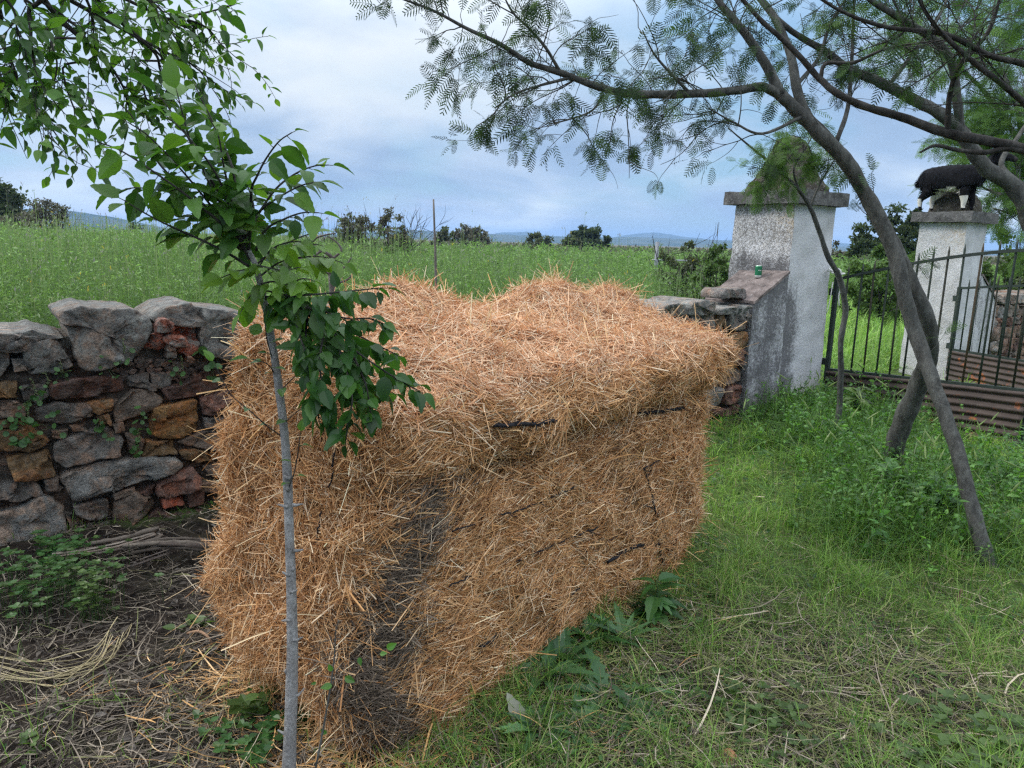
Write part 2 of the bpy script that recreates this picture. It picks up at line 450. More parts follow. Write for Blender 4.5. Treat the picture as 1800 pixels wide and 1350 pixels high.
def mat_core(name):
    m, N, b, out = principled(name); c = tint_out(N)
    tc = N.n('ShaderNodeTexCoord').outputs['Object']
    mp = N.n('ShaderNodeMapping'); mp.inputs['Scale'].default_value = (1, 1, 4); N.l(tc, mp.inputs[0])
    f = N.noise(mp.outputs[0], 60, 6, 0.75, 1.0)
    c = N.mix(1.0, c, N.ramp(f, [(0.35, 0.35), (0.65, 1.5)]), 'MULTIPLY')
    N.l(c, b.inputs['Base Color']); b.inputs['Roughness'].default_value = 0.9; b.inputs['Specular IOR Level'].default_value = 0.1
    bump(N, b, f, 1.0, 0.02); return m

M_soil, M_stone, M_plaster, M_cap, M_rust, M_core = mat_ground(), mat_stone(), mat_plaster(), mat_cap(), mat_rust(), mat_core('packed_straw')
#--SECTION-SETTING
# ================================================================== SETTING: ground, hills, air
def greenness(x, y):
    """how grassy the yard is (1 lush, 0 bare litter)"""
    t, s = ts(x, y)
    g = 0.52 + 0.48 * sm(y, 2.3, 4.0) + 0.22 * FB(x * 1.7, y * 1.7) + 0.12 * FE(x, y)
    g = g - 0.40 * np.exp(-((x - 1.25) ** 2 + (y - 2.75) ** 2) / 0.30) - 0.3 * np.exp(-((x - 0.55) ** 2 + (y - 1.95) ** 2) / 0.10)
    g = g - 0.8 * np.exp(-((x - 2.25) ** 2 + (y - 6.65) ** 2) / 0.09)
    left = 1 - sm(x + 0.25 * (y - 2), -0.55, 0.05)
    g = g * (1 - left) + left * (0.02 + 0.05 * FB(x, y))
    return np.clip(np.where(s > -0.05, 1.0, g), 0, 1)

def build_ground():
    def axis(lo, hi, n, fine):
        k = np.linspace(0, 1, n); v = np.sinh(k * 11) / np.sinh(11)
        pos = v * hi + k * fine; neg = -(v * lo + k * fine)
        return np.concatenate([neg[:0:-1], pos])
    xs = axis(5600, 5600, 150, 7.0); ys = np.concatenate([np.linspace(-60, -0.5, 12), axis(1, 5900, 190, 13.0)[189:]])
    X, Y = np.meshgrid(xs, ys); Z = terr(X, Y)
    A = Acc(); nx, ny = len(xs), len(ys)
    i = np.arange(ny - 1)[:, None] * nx; j = np.arange(nx - 1)[None]
    Q = np.stack([i + j, i + j + 1, i + nx + j + 1, i + nx + j], -1).reshape(-1, 4)
    g = greenness(X, Y) * 0.9; far = sm(np.hypot(X, Y), 25, 90)
    A.add(np.stack([X, Y, Z], -1), quads=Q, col=np.stack([g, far, far * 0], -1).reshape(-1, 3))
    tag(A.build('ground', M_soil), kind='structure')
build_ground()

m, N, b, out = principled('wooded_hill')
tc = N.n('ShaderNodeTexCoord').outputs['Object']
N.l(N.mix(N.ramp(N.noise(tc, 0.012, 8, 0.7), [(0.4, 0.0), (0.6, 1.0)]), (0.035, 0.055, 0.03), (0.085, 0.095, 0.05)), b.inputs['Base Color'])
b.inputs['Roughness'].default_value = 1.0; b.inputs['Specular IOR Level'].default_value = 0.0
M_hill = m
def build_hill(D, prof, seed, depth):
    """prof: [(px, py of the ridge)]; a ridge of hills D metres away, a rounded mass with two flanks"""
    prof = np.array(prof, float); px = np.linspace(prof[0, 0], prof[-1, 0], 150); py = np.interp(px, prof[:, 0], prof[:, 1])
    g = np.random.default_rng(seed); f = Field(seed, 55, 14); f2 = Field(seed + 1, 12, 14)
    py = py + 0.9 * f(px, 0) + 0.35 * f2(px, 0)
    pts = np.array([atY(a, c, D) for a, c in zip(px, py)])
    A = Acc(); K = 13; u = np.linspace(-1, 1, K); rows = []
    for k in u:
        h = (0.5 + 0.5 * math.cos(math.pi * k)) ** 0.8
        P = pts.copy(); P[:, 1] += k * depth; P[:, 2] = np.maximum(pts[:, 2], 1) * h - 3 + (1 - abs(k)) * 3
        rows.append(P)
    V = np.concatenate(rows); n = len(px)
    i = np.arange(K - 1)[:, None] * n; j = np.arange(n - 1)[None]
    A.add(V, quads=np.stack([i + j, i + j + 1, i + n + j + 1, i + n + j], -1).reshape(-1, 4))
    return tag(A.build('hills', M_hill), kind='structure')
build_hill(1700, [(-500, 376), (-150, 364), (60, 369), (110, 369), (160, 377), (215, 393), (262, 405), (310, 416)], 11, 500)
build_hill(2600, [(380, 420), (560, 415), (720, 404), (780, 408), (900, 413), (1010, 416), (1160, 418), (1300, 424), (1420, 430), (1520, 436), (1800, 440), (2100, 440)], 12, 600)
build_hill(4300, [(820, 420), (880, 409), (925, 407), (965, 416), (1050, 419), (1110, 412), (1150, 408), (1200, 416), (1270, 423), (1400, 420), (1500, 430)], 13, 800)


# ================================================================== STONE WALL
def build_stone(acc, poly, depth, bulge, col, origin_s=0.0, n=46, rough=0.02, seed=0, back=True):
    """poly: (t, z) outline on the wall plane -> a weathered block of real thickness, front facing the yard (-s)"""
    poly = np.array(poly, float)
    if np.sum(poly[:, 0] * np.roll(poly[:, 1], -1) - np.roll(poly[:, 0], -1) * poly[:, 1]) < 0: poly = poly[::-1]
    L = np.concatenate([poly, poly[:1]]); d = np.r_[0, np.cumsum(np.linalg.norm(np.diff(L, axis=0), axis=1))]
    q = np.linspace(0, d[-1], n, endpoint=False)
    O = np.stack([np.interp(q, d, L[:, 0]), np.interp(q, d, L[:, 1])], 1)
    S = O.copy()
    S = 0.7 * S + 0.15 * (np.roll(S, 1, 0) + np.roll(S, -1, 0))
    c = S.mean(0); size = math.sqrt(max(1e-5, 0.5 * abs(np.sum(S[:, 0] * np.roll(S[:, 1], -1) - np.roll(S[:, 0], -1) * S[:, 1]))))
    prof = [(1.0, depth), (1.0, depth * 0.25), (1.0, 0.012), (0.982, -bulge * 0.75), (0.93, -bulge * 0.92), (0.80, -bulge * 0.97), (0.65, -bulge), (0.48, -bulge), (0.3, -bulge), (0.14, -bulge)]
    V = []; tilt = np.random.default_rng(seed).normal(size=2) * 0.07
    for k, (sc, off) in enumerate(prof):
        P = c + (S - c) * sc
        for (a, z) in P:
            nz = mnoise.fractal((a * 9 + seed, z * 9, off * 7), 1.0, 2.0, 4) * rough * (0.8 if k > 1 else 0.4)
            fp = mnoise.voronoi((a * 6.5, z * 8.5, seed * 1.7))[1][0]; fh = mnoise.cell_vector((fp[0] * 97, fp[1] * 97, fp[2] * 97))
            nz += ((a - fp[0] / 6.5) * (fh[0] - .5) * .9 + (z - fp[1] / 8.5) * (fh[1] - .5) * .9 + (fh[2] - .5) * .022) * min(1.0, rough / .02) * (1 if k > 1 else .3)
            e = (a - c[0]) * tilt[0] + (z - c[1]) * tilt[1]
            jit = mnoise.noise((a * 14, z * 14, seed * 3.1)) * 0.012 + mnoise.noise((a * 37, z * 37, seed * 3.1)) * 0.007
            V.append(wpt(a + jit, origin_s + off + (nz + e if k > 0 else 0), z + jit * 0.8))
    K = len(prof); V.append(wpt(c[0], origin_s - bulge + mnoise.noise((c[0], c[1], seed)) * rough, c[1])); V.append(wpt(c[0], origin_s + depth, c[1]))
    i = np.arange(K - 1)[:, None] * n; j = np.arange(n)[None]; jn = (j + 1) % n
    Q = np.stack([i + j, i + jn, i + n + jn, i + n + j], -1).reshape(-1, 4)
    T = [(K * n, (K - 1) * n + k, (K - 1) * n + (k + 1) % n) for k in range(n)] + [(K * n + 1, (k + 1) % n, k) for k in range(n)]
    acc.add(np.array(V), quads=Q, tris=T, col=col)

def wall_uv(zx, zy):
    """a point of the photograph's wall face -> (t, z) on the wall plane s = 0"""
    d = ray(zx / 2.4556, 450 + zy / 2.4556); o = EYEP[:2] - W0
    k = -(o @ WN) / (d[:2] @ WN); P = EYEP + k * d
    return ts(P[0], P[1])[0], P[2]

GREY, DGREY, BROWN = (0.27, 0.27, 0.255), (0.20, 0.186, 0.17), (0.215, 0.17, 0.135)
OCHRE, OCHRE2, RED, PINK, REDDK = (0.24, 0.15, 0.072), (0.31, 0.175, 0.068), (0.36, 0.12, 0.075), (0.25, 0.145, 0.115), (0.14, 0.085, 0.07)
STONES = [
 (GREY, .34, .05, [(45,440),(95,450),(125,490),(60,500)]),
 (DGREY, .3, .04, [(0,395),(40,410),(40,470),(0,530),(-60,540),(-70,400)]),
 (REDDK, .3, .05, [(205,555),(270,530),(400,512),(535,520),(540,580),(450,598),(240,618),(215,590)]),
 (DGREY, .3, .05, [(645,505),(740,512),(738,560),(690,572),(645,545)]),
 (REDDK, .3, .07, [(690,572),(790,545),(900,490),(940,560),(860,600),(730,620)]),
 (OCHRE, .3, .05, [(-80,550),(75,540),(82,610),(-80,618)]),
 (DGREY, .3, .04, [(85,560),(200,552),(220,600),(160,640),(95,620)]),
 (BROWN, .3, .05, [(-80,628),(60,622),(115,650),(112,700),(-80,695)]),
 (OCHRE, .3, .03, [(-70,705),(110,706),(90,735),(-70,740)]),
 (DGREY, .3, .05, [(150,660),(250,630),(380,640),(405,690),(280,725),(160,722)]),
 (OCHRE, .3, .05, [(340,640),(410,622),(488,612),(488,668),(420,682)]),
 (BROWN, .3, .07, [(490,650),(570,575),(660,578),(705,612),(650,670),(500,722)]),
 (OCHRE2, .3, .08, [(652,650),(850,612),(860,750),(780,792),(640,780)]),
 (PINK, .3, .05, [(862,608),(1000,570),(1010,680),(870,690)]),
 (OCHRE, .3, .06, [(-60,745),(130,728),(218,790),(200,812),(130,838),(-60,842)]),
 (DGREY, .3, .08, [(236,805),(300,765),(470,735),(528,790),(522,858),(420,872),(280,912),(235,880)]),
 (OCHRE, .3, .05, [(630,792),(755,792),(767,855),(612,867)]),
 (BROWN, .3, .04, [(540,760),(622,782),(612,862),(560,842)]),
 (BROWN, .3, .05, [(765,805),(900,748),(1000,760),(990,840),(850,828)]),
 (OCHRE, .3, .05, [(772,842),(850,832),(960,862),(850,897),(790,872)]),
 (OCHRE, .3, .07, [(22,872),(100,850),(216,840),(242,950),(150,966),(60,957)]),
 (GREY, .32, .10, [(248,950),(400,890),(560,870),(770,862),(802,890),(740,932),(580,980),(400,1042),(310,1068),(280,1020)]),
 (DGREY, .3, .06, [(-60,985),(130,965),(172,985),(188,1035),(60,1062),(-60,1040)]),
 (DGREY, .3, .04, [(176,965),(245,955),(252,1010),(202,1018)]),
 (GREY, .34, .10, [(-90,1110),(100,1080),(190,1018),(282,1080),(276,1130),(298,1200),(200,1262),(100,1275),(-90,1270)]),
 (DGREY, .3, .06, [(308,1078),(470,1045),(473,1115),(430,1132),(310,1118)]),
 (BROWN, .3, .07, [(484,1070),(570,1008),(640,1030),(684,1075),(600,1132),(520,1174),(482,1140)]),
 (PINK, .3, .07, [(668,985),(740,940),(830,905),(872,960),(850,1002),(740,1042),(674,1042)]),
 (RED, .3, .05, [(690,1046),(795,1038),(802,1072),(700,1088)]),
 (REDDK, .3, .05, [(738,1110),(832,1100),(832,1150),(738,1172)]),
 (REDDK, .3, .06, [(618,1140),(684,1093),(737,1110),(737,1182),(690,1208),(640,1182)]),
 (DGREY, .3, .06, [(328,1190),(400,1148),(470,1150),(525,1190),(430,1235),(340,1250)]),
 (BROWN, .3, .05, [(280,1132),(362,1150),(352,1182),(300,1192)]),
 (BROWN, .3, .04, [(480,1030),(582,988),(582,1020),(490,1047)]),
 (BROWN, .3, .05, [(876,900),(1000,888),(1000,950),(890,942)]),
 (REDDK, .3, .05, [(800,1022),(872,1010),(882,1062),(818,1082)]),
 (BROWN, .3, .05, [(850,972),(960,965),(960,1012),(860,1018)]),
 (DGREY, .3, .05, [(872,700),(1000,690),(1010,742),(880,742)]),
 (BROWN, .3, .03, [(220,752),(292,745),(282,785),(228,782)]),
 (BROWN, .3, .03, [(296,730),(372,724),(384,750),(310,757)]),
 (OCHRE, .3, .03, [(416,690),(472,680),(484,720),(428,736)]),
 (BROWN, .3, .04, [(484,725),(530,715),(540,752),(490,760)]),
 (REDDK, .3, .05, [(600,1020),(660,985),(666,1020),(640,1028)]),
 (REDDK, .3, .05, [(840,1090),(1000,1070),(1010,1150),(842,1160)]),
 (BROWN, .3, .05, [(530,1190),(612,1140),(636,1185),(684,1212),(560,1240)]),
 (DGREY, .3, .05, [(742,1178),(1000,1160),(1000,1250),(720,1250)]),
 (DGREY, .26, .04, [(545,520),(640,505),(640,545),(685,572),(650,582),(560,565)]),
]
COPING = [
 ('grey slab', GREY, .52, .012, [(243,242),(330,215),(430,222),(560,228),(640,262),(652,312),(612,395),(575,440),(480,478),(420,495),(345,478),(310,400),(290,310),(262,285)]),
 ('grey slab', GREY, .52, .012, [(640,262),(720,215),(820,200),(852,222),(1000,235),(1060,240),(1060,440),(985,445),(870,430),(857,410),(852,278),(775,270),(735,290),(660,285)]),
 ('grey slab', (0.235,0.24,0.23), .50, .025, [(85,385),(230,345),(265,385),(322,468),(230,502),(130,502),(98,450)]),
 ('flat slab', (0.225,0.23,0.225), .50, .02, [(-120,345),(90,328),(130,313),(205,325),(275,352),(230,345),(85,388),(40,402),(-120,400)]),
]
TEND = ts(*gnd(1262, 722)[:2])[0]          # where the plastered wing begins

def build_wall():
    root = empty('stone_wall', tuple(wpt(0.9, 0.2, 0)))
    tag(root, 'low dry stone wall of grey, ochre and red rubble behind the straw bale', 'wall')
    A = Acc(); t0 = -2.6
    # earth and rubble heart of the wall, a little back from the faces
    nt, nz = 150, 26; T = np.linspace(t0, TEND - 0.02, nt); Z = np.linspace(-0.1, 1, nz); tops = []
    topz = lambda t: 1.02 + 0.03 * math.sin(t * 3.1) + 0.02 * math.sin(t * 7.7)
    V = []
    for t in T:
        zt = topz(t)
        ring = [(0.040 + 0.02 * mnoise.noise((t * 8, z * 8, 0)), z * zt) for z in Z] + [(s, zt + 0.03 * mnoise.noise((t * 6, s * 9, 3))) for s in (0.15, 0.25, 0.35)] + [(0.43 + 0.02 * mnoise.noise((t * 8, z * 8, 9)), z * zt) for z in Z[::-1]]
        V += [wpt(t, s, z) for s, z in ring]
    R = 2 * nz + 3; i = np.arange(nt - 1)[:, None] * R; j = np.arange(R - 1)[None]
    Qs = np.stack([i + j, i + j + 1, i + R + j + 1, i + R + j], -1).reshape(-1, 4)
    A.add(np.array(V), quads=Qs, col=(0.085, 0.070, 0.058))
    k = 0
    for col, dep, bul, poly in STONES:
        k += 1; build_stone(A, [wall_uv(*p) for p in poly], 0.22, bul * 0.42, col, 0.0, seed=k, rough=0.022)
    # mortar and small rubble under the broken slab
    for _ in range(150):
        zx, zy = rng.uniform(500, 900), 0
        zy = rng.uniform(455 - 0.05 * abs(zx - 700), 540)
        t, z = wall_uv(zx, zy); r = rng.uniform(0.008, 0.022)
        poly = [(t + r * 1.4 * math.cos(a) * rng.uniform(.7, 1.2), z + r * math.sin(a) * rng.uniform(.7, 1.2)) for a in np.linspace(0, 6.28, 7)[:-1]]
        build_stone(A, poly, 0.05, r * 0.6, tuple(tints(1, [(0.13, 0.11, 0.10), (0.22, 0.15, 0.12), (0.24, 0.21, 0.19)])[0]), 0.03, n=10, rough=0.006, seed=_)
    for _ in range(560):     # chinking stones in the joints
        t = rng.uniform(t0, 1.9); z = rng.uniform(0.0, 0.95); r = rng.uniform(0.012, 0.035)
        poly = [(t + r * 1.5 * math.cos(a) * rng.uniform(.7, 1.2), z + r * 0.8 * math.sin(a) * rng.uniform(.7, 1.2)) for a in np.linspace(0, 6.28, 7)[:-1]]
        build_stone(A, poly, 0.08, r * 0.5, tuple(tints(1, [(0.12, 0.10, 0.085), (0.17, 0.12, 0.09), (0.21, 0.20, 0.185)])[0]), 0.045, n=10, rough=0.008, seed=_)
    # the stretches the photograph does not show stone by stone: courses of random rubble
    tl = wall_uv(-85, 800)[0]; tr = wall_uv(1005, 800)[0]
    for lo, hi in ((t0, tl), (tr, TEND - 0.03)):
        z = 0.0
        while z < 1.0:
            h = rng.uniform(0.10, 0.22); t = lo
            if z + h > 1.06: h = 1.06 - z
            while t < hi:
                w = min(rng.uniform(0.14, 0.42), hi - t + 0.02); g = 0.012; jz = lambda: rng.normal() * 0.014
                poly = [(t + g, z + g + jz()), (t + w * .5, z + g + jz()), (t + w - g, z + g + jz()), (t + w - g + jz(), z + h * .5), (t + w - g, z + h - g + jz()), (t + w * .45, z + h - g + jz()), (t + g, z + h - g + jz()), (t + g + jz(), z + h * .5)]
                col = [DGREY, BROWN, OCHRE, GREY, REDDK, PINK, DGREY][rng.integers(7)]
                build_stone(A, poly, 0.2, rng.uniform(0.02, 0.05), col, 0.0, n=28, seed=int(rng.integers(999)), rough=0.02)
                if rng.random() < 0.9:   # the field side
                    build_stone(A, [(p, q) for p, q in poly], 0.14, 0.01, col, 0.36, n=20, seed=int(rng.integers(999)), rough=0.02)
                t += w
            z += h
    A.build('rubble', M_stone, root, smooth=True)
    for nm, col, dep, bul, poly in COPING:
        B = Acc(); k += 1
        build_stone(B, [wall_uv(*p) for p in poly], dep, bul, tuple(.72 * q for q in col), -0.03, n=90, seed=k, rough=0.022)
        B.build('coping_stone', M_stone, root)
    B = Acc(); build_stone(B, [wall_uv(*p) for p in [(612,342),(650,326),(700,330),(740,300),(775,272),(848,280),(856,350),(858,412),(800,432),(700,402),(612,398)]], 0.3, 0.015, RED, 0.0, n=50, seed=77, rough=0.025)
    tag(B.build('broken_face', M_stone, root), 'broken red face of the grey top slab')
    # coping further along, behind the bale and up to the wing
    t = tr + 0.15
    while t < TEND - 0.1:
        w = min(rng.uniform(0.3, 0.62), TEND - 0.04 - t); h = rng.uniform(0.06, 0.14); z = 1.0 + rng.normal() * 0.02
        poly = [(t, z), (t + w * .5, z - .01), (t + w - .015, z), (t + w - .02, z + h * .8), (t + w * .6, z + h), (t + w * .2, z + h * .9), (t + .01, z + h * .6)]
        B = Acc(); build_stone(B, poly, 0.5, 0.04, GREY, -0.02, n=44, seed=int(rng.integers(999)), rough=0.03); B.build('coping_stone', M_stone, root)
        t += w
    t = t0
    while t < wall_uv(-120, 300)[0] - 0.1:
        w = rng.uniform(0.35, 0.6); h = rng.uniform(0.08, 0.2)
        poly = [(t, 1.0), (t + w - .02, 1.0), (t + w - .02, 1.0 + h * .8), (t + w * .5, 1 + h), (t, 1 + h * .7)]
        B = Acc(); build_stone(B, poly, 0.5, 0.04, GREY, -0.02, n=44, seed=int(rng.integers(999)), rough=0.03); B.build('coping_stone', M_stone, root); t += w
build_wall()

def loose_stone(label, name, poly, depth, bul, col, s, mat=None, cat='stone', group=None):
    B = Acc(); tz = [wall_uv(*p) for p in poly]
    build_stone(B, tz, depth, bul, col, s, n=30, seed=len(label), rough=0.016)
    c = np.mean(tz, 0); o = B.build(name, mat or M_stone, loc=tuple(wpt(c[0], s, min(z for _, z in tz)))); tag(o, label, cat, group)
loose_stone('small red stone lying on top of the larger broken one in the wall', 'loose_stone', [(648,292),(672,268),(705,266),(737,286),(722,326),(660,328)], .09, .05, (0.30, 0.135, 0.10), -.05, group='broken red stones in the wall')
loose_stone('larger flat red stone below the small one in the wall niche', 'loose_stone', [(688,345),(720,332),(797,338),(797,386),(742,390),(690,364)], .10, .05, (0.36, 0.14, 0.09), -.05, group='broken red stones in the wall')
loose_stone('small upright brown stone wedged under the flat red stone', 'loose_stone', [(705,438),(703,395),(720,370),(738,385),(748,440)], .08, .03, (0.20, 0.15, 0.12), -.04)
loose_stone('small orange stone chip below the red patch of the wall', 'loose_stone', [(795,450),(792,425),(815,420),(835,436),(832,452)], .08, .03, (0.38, 0.15, 0.07), -.04)
loose_stone('low grey stone at the wall foot beside the dead branches', 'loose_stone', [(355,1265),(350,1225),(450,1205),(520,1225),(530,1270)], .12, .04, DGREY, -.12)
#--SECTION-PILLARS
# ================================================================== GATE PILLARS
def box_grid(acc, corners_fn, nu, nv, nw, colfn, rough=0.006, seed=0, skip=()):
    """a closed block with finely divided faces; corners_fn maps (a,b,c) in [0,1]^3 to points"""
    faces = {'a0': (nv, nw, lambda u, v: (0 * u, u, v)), 'a1': (nv, nw, lambda u, v: (0 * u + 1, 1 - u, v)),
             'b0': (nu, nw, lambda u, v: (1 - u, 0 * u, v)), 'b1': (nu, nw, lambda u, v: (u, 0 * u + 1, v)),
             'c0': (nu, nv, lambda u, v: (u, v, 0 * u)), 'c1': (nu, nv, lambda u, v: (1 - u, v, 0 * u + 1))}
    for k, (n1, n2, fn) in faces.items():
        if k in skip: continue
        U, V = np.meshgrid(np.linspace(0, 1, n1 + 1), np.linspace(0, 1, n2 + 1), indexing='ij')
        a, b, c = fn(U.ravel(), V.ravel()); P = corners_fn(a, b, c)
        D = np.array([mnoise.noise_vector((p[0] * 6 + seed, p[1] * 6, p[2] * 6)) for p in P]) * rough
        D += np.array([mnoise.noise_vector((p[0] * 19, p[1] * 19 + seed, p[2] * 19)) for p in P]) * rough * 0.5
        i = np.arange(n1)[:, None] * (n2 + 1); j = np.arange(n2)[None]
        acc.add(P + D, quads=np.stack([i + j, i + n2 + 1 + j, i + n2 + 2 + j, i + j + 1], -1).reshape(-1, 4)[:, ::-1], col=colfn(P, k))

def build_pillar(tc0, width, zcap, label, name_group, wing_to, stage):
    """square gate pillar standing on the wall line from t = tc0, with a wing of wall sloping down to wing_to"""
    root = empty('gate_pillar', tuple(wpt(tc0 + width / 2, width / 2 - 0.1, 0))); tag(root, label, 'pillar', name_group)
    s0, s1 = -0.06, width - 0.06; tap = 0.025
    FG = Field(5, 0.5)
    def shaft(a, b, c):
        t = tc0 + a * width + (0.5 - a) * 2 * tap * c; s = s0 + b * (s1 - s0) + (0.5 - b) * 2 * tap * c
        return np.stack([W0[0] + t * WD[0] + s * WN[0], W0[1] + t * WD[1] + s * WN[1], -0.1 + c * (zcap - 0.1 + 0.1)], -1)
    def shaft_col(P, face):
        t, s = ts(P[:, 0], P[:, 1]); z = P[:, 2]; n = 0.12 * FG(t * 2 + s, z * 2)
        if face == 'b0':
            k = 0.33 + n * 0.7 + (0.75 * sm(-(t - tc0), -0.42, -0.02) * sm(-z, -1.45, -1.0) if stage == 1 else 0.08 + 0.3 * sm(-z, -0.5, -0.1))
            g = 0.12 + 0.5 * sm(-z, -0.35, -0.1); pit = 0.10
        else:
            k = 0.57 + n + 0.35 * sm(-z, -1.62, -1.38) if stage == 1 else 0.36 + n
            g = 0.25 + 0.9 * sm(s, 0.35, -0.05) * sm(z, 1.5, 2.0); pit = 0.75 if stage == 1 else 0.3
        return np.stack([np.clip(k + 0 * z, 0, 1), np.clip(g + 0 * z, 0, 1), np.full(len(z), pit)], -1)
    A = Acc(); box_grid(A, shaft, 22, 22, 56, shaft_col, 0.010, 3); A.build('shaft', M_plaster, root)
    ov = 0.062
    def cap(a, b, c):
        t = tc0 - ov + a * (width + 2 * ov); s = s0 - ov + b * (s1 - s0 + 2 * ov)
        return np.stack([W0[0] + t * WD[0] + s * WN[0], W0[1] + t * WD[1] + s * WN[1], zcap - 0.10 + c * 0.13], -1)
    A = Acc(); box_grid(A, cap, 26, 26, 5, lambda P, k: np.tile((0.11, 0.107, 0.105), (len(P), 1)), 0.010, 8); A.build('cap', M_cap, root)
    # bell-shaped stone finial
    prof = [(0, .275), (.05, .262), (.13, .22), (.25, .17), (.36, .14), (.45, .11), (.52, .085), (.55, .04)] if stage == 1 else [(0, .215), (.08, .20), (.18, .165), (.25, .13), (.28, .09), (.29, .04)]
    ns = 32; V = []; c = (tc0 + width / 2, (s0 + s1) / 2)
    zs = np.linspace(0, prof[-1][0], 22); hw = np.interp(zs, [p[0] for p in prof], [p[1] for p in prof])
    for z, h in zip(zs, hw):
        for q in range(ns):
            a = 2 * math.pi * q / ns + math.pi / 4; r = h * 1.18 / max(abs(math.cos(a)) , abs(math.sin(a))) ** 0.8
            P = wpt(c[0] + r * math.cos(a), c[1] + r * math.sin(a), zcap + 0.027 + z)
            V.append(P + np.array(mnoise.noise_vector(P * 11)) * 0.022 + np.array(mnoise.noise_vector(P * 30)) * 0.010)
    V.append(wpt(c[0], c[1], zcap + 0.04 + zs[-1])); K = len(zs)
    i = np.arange(K - 1)[:, None] * ns; j = np.arange(ns)[None]; jn = (j + 1) % ns
    A = Acc(); cc = tints(len(V), [(0.042, 0.037, 0.03), (0.062, 0.053, 0.042), (0.046, 0.05, 0.026)], 0.1)
    A.add(np.array(V), quads=np.stack([i + j, i + jn, i + ns + jn, i + ns + j], -1).reshape(-1, 4), tris=[((K) * ns, (K - 1) * ns + q, (K - 1) * ns + (q + 1) % ns) for q in range(ns)], col=cc)
    A.build('finial', M_cap, root)
    # wing of wall
    if wing_to < tc0: ta, tb, za, zb = wing_to, tc0 + 0.003, 1.09, 1.37
    else: ta, tb, za, zb = tc0 + width - 0.003, wing_to, 1.33, 0.98
    sw = 0.56
    def wing(a, b, c):
        t = ta + a * (tb - ta); s = s0 + 0.004 + b * sw
        top = za + (zb - za) * a - 0.02 * b
        return np.stack([W0[0] + t * WD[0] + s * WN[0], W0[1] + t * WD[1] + s * WN[1], -0.1 + c * (top + 0.1)], -1)
    def wing_col(P, face):
        t, s = ts(P[:, 0], P[:, 1]); z = P[:, 2]; n = 0.10 * FG(t * 2, z * 2)
        k = 0.92 + n + (-0.14 * sm(t, tc0 - 0.25, tc0) + 0.25 * sm(z, 1.0, 1.3) if stage == 1 else -0.25)
        if face == 'c1': k = np.full(len(z), 0.95)
        return np.stack([np.clip(k, 0, 1), np.clip(0.10 + 0.7 * sm(-z, -0.3, -0.05), 0, 1), np.full(len(z), 0.22)], -1)
    A = Acc(); box_grid(A, wing, 24, 12, 34, wing_col, 0.010, 12, skip=('c1',)); A.build('wing_wall', M_plaster, root)
    def slab(a, b, c):
        P = wing(a * 1.0, b * 1.06 - 0.02, 1 + 0 * c); P[:, 2] += -0.002 + c * 0.028; return P
    A = Acc(); box_grid(A, slab, 24, 14, 2, lambda P, k: np.tile((0.17, 0.14, 0.13), (len(P), 1)), 0.006, 5, skip=('c0',)); A.build('ledge', M_cap, root)
    return root
PW = 0.74
T1 = 6.38
build_pillar(T1, PW, 2.13, 'nearer whitewashed gate pillar with a can on its sloping ledge', 'whitewashed gate pillars', TEND, 1)
T2, PW2 = 9.99, 0.62
_p2 = build_pillar(T2, PW2, 2.09, 'farther whitewashed gate pillar with a black goat standing on top', 'whitewashed gate pillars', T2 + PW2 + 0.55, 2)

# rubble wall going on beyond the far pillar
def build_far_wall():
    A = Acc(); lo = T2 + PW2 + 0.56; hi = lo + 4.2
    root = empty('stone_wall', tuple(wpt(lo + 2, 0.2, 0))); tag(root, 'rough dry stone wall running on beyond the farther gate pillar', 'wall')
    z = 0.0
    while z < 1.05:
        h = rng.uniform(0.10, 0.19); t = lo
        while t < hi:
            w = rng.uniform(0.14, 0.36); g = 0.008; jz = lambda: rng.normal() * 0.016
            poly = [(t + g, z + g + jz()), (t + w * .5, z + jz()), (t + w - g, z + g + jz()), (t + w - g, z + h - g + jz()), (t + w * .45, z + h + jz()), (t + g, z + h - g + jz())]
            col = [(0.20, 0.16, 0.13), BROWN, (0.25, 0.17, 0.13), GREY, REDDK, (0.22, 0.19, 0.16)][rng.integers(6)]
            build_stone(A, poly, 0.5, rng.uniform(0.02, 0.06), col, 0.0, n=22, seed=int(rng.integers(999)), rough=0.02); t += w
        z += h
    A.build('rubble', M_stone, root)
build_far_wall()

# slab and can on the near wing
def slab_stone():
    B = Acc(); build_stone(B, [(-.17, 0), (.17, 0.005), (.185, .07), (.15, .10), (-.12, .095), (-.18, .05)], 0.24, 0.03, (0.21, 0.19, 0.18), 0.0, n=40, seed=4, rough=0.012)
    o = B.build('loose_stone', M_stone, loc=tuple(wpt(0, 0, 0)))
    P = wpt(TEND - 0.12, 0.10, 1.125); o.location = tuple(P); tag(o, 'flat squarish stone lying loose where the rubble wall meets the ledge', 'stone')
slab_stone()
def lathe(acc, prof, c, ns=24, col=(.5, .5, .5)):
    V = []; C = []
    for r, z, cl in prof:
        for q in range(ns):
            a = 2 * math.pi * q / ns; V.append((c[0] + r * math.cos(a), c[1] + r * math.sin(a), c[2] + z)); C.append(cl)
    K = len(prof); i = np.arange(K - 1)[:, None] * ns; j = np.arange(ns)[None]; jn = (j + 1) % ns
    acc.add(V, quads=np.stack([i + j, i + jn, i + ns + jn, i + ns + j], -1).reshape(-1, 4), col=np.array(C))
